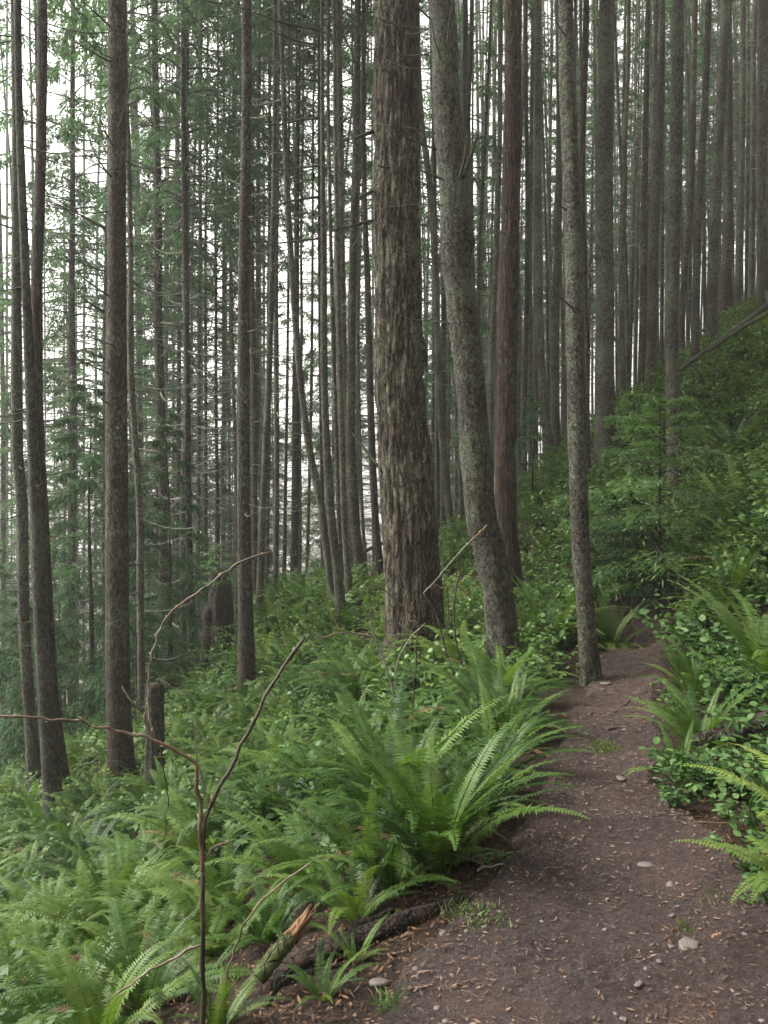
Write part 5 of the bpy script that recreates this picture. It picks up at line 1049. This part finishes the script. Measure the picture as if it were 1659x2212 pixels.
for u, v, s_, lab in [(1490, 2055, .042, 'flat pale grey stone on the near right part of the path'), (1340, 1690, .035, 'dark stone standing proud in the middle of the path'), (1310, 1482, .05, 'flat stone at the foot of the slim path-edge trunk'), (1420, 1690, .022, 'pale stone on the right side of the path before the sprig'), (1455, 1922, .03, 'pale broken stone among rubble on the right of the path'),
                      (1475, 1945, .026, 'tan stone beside the pale broken stone'), (1380, 2140, .018, 'white chip on the near part of the path'), (1300, 1495, .03, 'small flat stone beside the path-edge trunk'), (1395, 1880, .035, 'long flush grey stone in the middle of the near path'), (820, 2135, .035, 'pale stone at the near left edge of the path'), (1230, 1370, .02, 'pale pebble in the fern bank left of the path'), (960, 2030, .025, 'reddish stone by the end of the wet dark log'), (1550, 2085, .03, 'reddish flat stone near the lower right corner'), (1580, 1870, .03, 'stone on the bare soil right of the path')]:
    p = ground_hit(u, v, 15); V, F4, F3 = pebble(np.random.default_rng(int(u))); ob = link('stone', mesh('stone', V * s_ * [1.25, 1, .7], F4, F3, [M['stone']], smooth=False), None, p + np.array([0, 0, .022]), (0, 0, u)); tag(ob, lab, 'stone')
def twig(label, uv, w, m, nm='fallen_twig', lift=.02):
    pts = [ground_hit(*q, 15) + np.array([0, 0, lift]) for q in uv]; c = smooth_curve(pts, 14); o_ = c[0].copy(); c = c - o_ + (np.stack([noise(np.arange(14) * .6, 2, q, int(uv[0][0])) for q in range(3)], -1) - .5) * .012
    mb = MB(); mb.tube(c, np.linspace(w, w * .5, 14), 7); ob = link(nm, mb.build(nm, [M[m]], True), None, o_); tag(ob, label, 'twig')
twig('dark curved root crossing the middle of the path', [(1262, 1560), (1285, 1548), (1310, 1550), (1335, 1545)], .012, 'cane_dark', 'root', .025)
twig('second dark root crossing the path just before the first', [(1310, 1582), (1345, 1578), (1375, 1585)], .010, 'cane_dark', 'root', .022)
twig('dark bent root on the path near the far bend', [(1350, 1528), (1365, 1522), (1378, 1530)], .010, 'cane_dark', 'root', .022)
twig('orange broken stick at the left edge of the path under the glossy fern', [(1185, 1578), (1200, 1572), (1215, 1565)], .010, 'wood')
twig('short orange chip at the left edge of the path', [(1215, 1548), (1230, 1556), (1245, 1562)], .006, 'cane_orange')
twig('grey twig beside the base of the largest fern', [(1020, 1860), (1065, 1855), (1110, 1850)], .007, 'twig_grey')
twig('second grey twig just in front of the largest fern', [(1030, 1888), (1070, 1880), (1105, 1872)], .006, 'twig_grey')
twig('thin dark twig lying on the near part of the path', [(1145, 1962), (1180, 1976), (1215, 1972), (1240, 1966)], .003, 'cane_dark')
twig('dark curved twig at the bottom of the path', [(915, 2165), (960, 2148), (1000, 2155), (1040, 2175)], .004, 'cane_dark')
twig('pale wood chip near the right side of the near path', [(1538, 2042), (1552, 2034), (1566, 2030)], .008, 'wood')
twig('pale straw lying over the soil at the right edge', [(1510, 1800), (1570, 1802), (1640, 1800)], .003, 'wood', lift=.05)
def tuft(label, u, v, s_, seed, m='grass', n=90, h=.07):
    p = ground_hit(u, v, 15); r = np.random.default_rng(seed); b = np.stack([r.normal(0, s_ * .5, n), r.normal(0, s_ * .5, n), np.full(n, .005)], -1); d = nrm(np.stack([r.normal(0, .7, n), r.normal(0, .7, n), r.uniform(.3, 1, n)], -1)); sd_ = nrm(np.cross(d, r.normal(0, 1, (n, 3))))
    V, F = kites(b, d, sd_, r.uniform(.4, 1, n) * h, np.full(n, .006), .4); ob = link('grass_tuft', mesh('grass_tuft', V, F, None, [M[m]]), None, p + np.array([0, 0, .015])); tag(ob, label, 'grass tuft')
tuft('flat mossy grass patch in the middle of the path', 1310, 1622, .11, 1, 'moss', 420, .035)
tuft('dark green grass tuft at the near left edge of the path', 1050, 1998, .10, 2, 'grass', 130, .06)
tuft('grass tuft just left of the dark green tuft', 1000, 1990, .07, 3, 'grass', 90, .06)
tuft('thin grass tuft in front of the largest fern', 1075, 1862, .05, 4, 'grass', 60, .05)
tuft('tiny grey-green tuft on the right of the near path', 1490, 2015, .04, 5, 'moss', 60, .035)
tuft('sparse yellowish grass on the lower right soil', 1585, 1960, .10, 6, 'moss', 200, .04)
tuft('pale grass tuft in the bottom left of the path', 850, 2185, .06, 7, 'grass', 60, .07)

if HAZE > 0:
    bm = MB(); x0, x1, y0, y1, z0, z1 = -700, 700, -700, 700, -70, 90
    V = [(a, b, c) for a in (x0, x1) for b in (y0, y1) for c in (z0, z1)]
    bm.add(V, [(0, 1, 3, 2), (4, 6, 7, 5), (0, 4, 5, 1), (2, 3, 7, 6), (0, 2, 6, 4), (1, 5, 7, 3)])
    hm, hn = mat('haze'); out = hn.nodes.new('ShaderNodeOutputMaterial'); pv = hn.nodes.new('ShaderNodeVolumePrincipled'); pv.inputs['Color'].default_value = (.96, .97, .94, 1); pv.inputs['Density'].default_value = HAZE; pv.inputs['Anisotropy'].default_value = .3
    hn.links.new(pv.outputs[0], out.inputs['Volume']); hz = link('haze', bm.build('haze', [hm])); tag(hz, 'thin pale mist filling the wood and the valley', 'haze', kind='stuff')
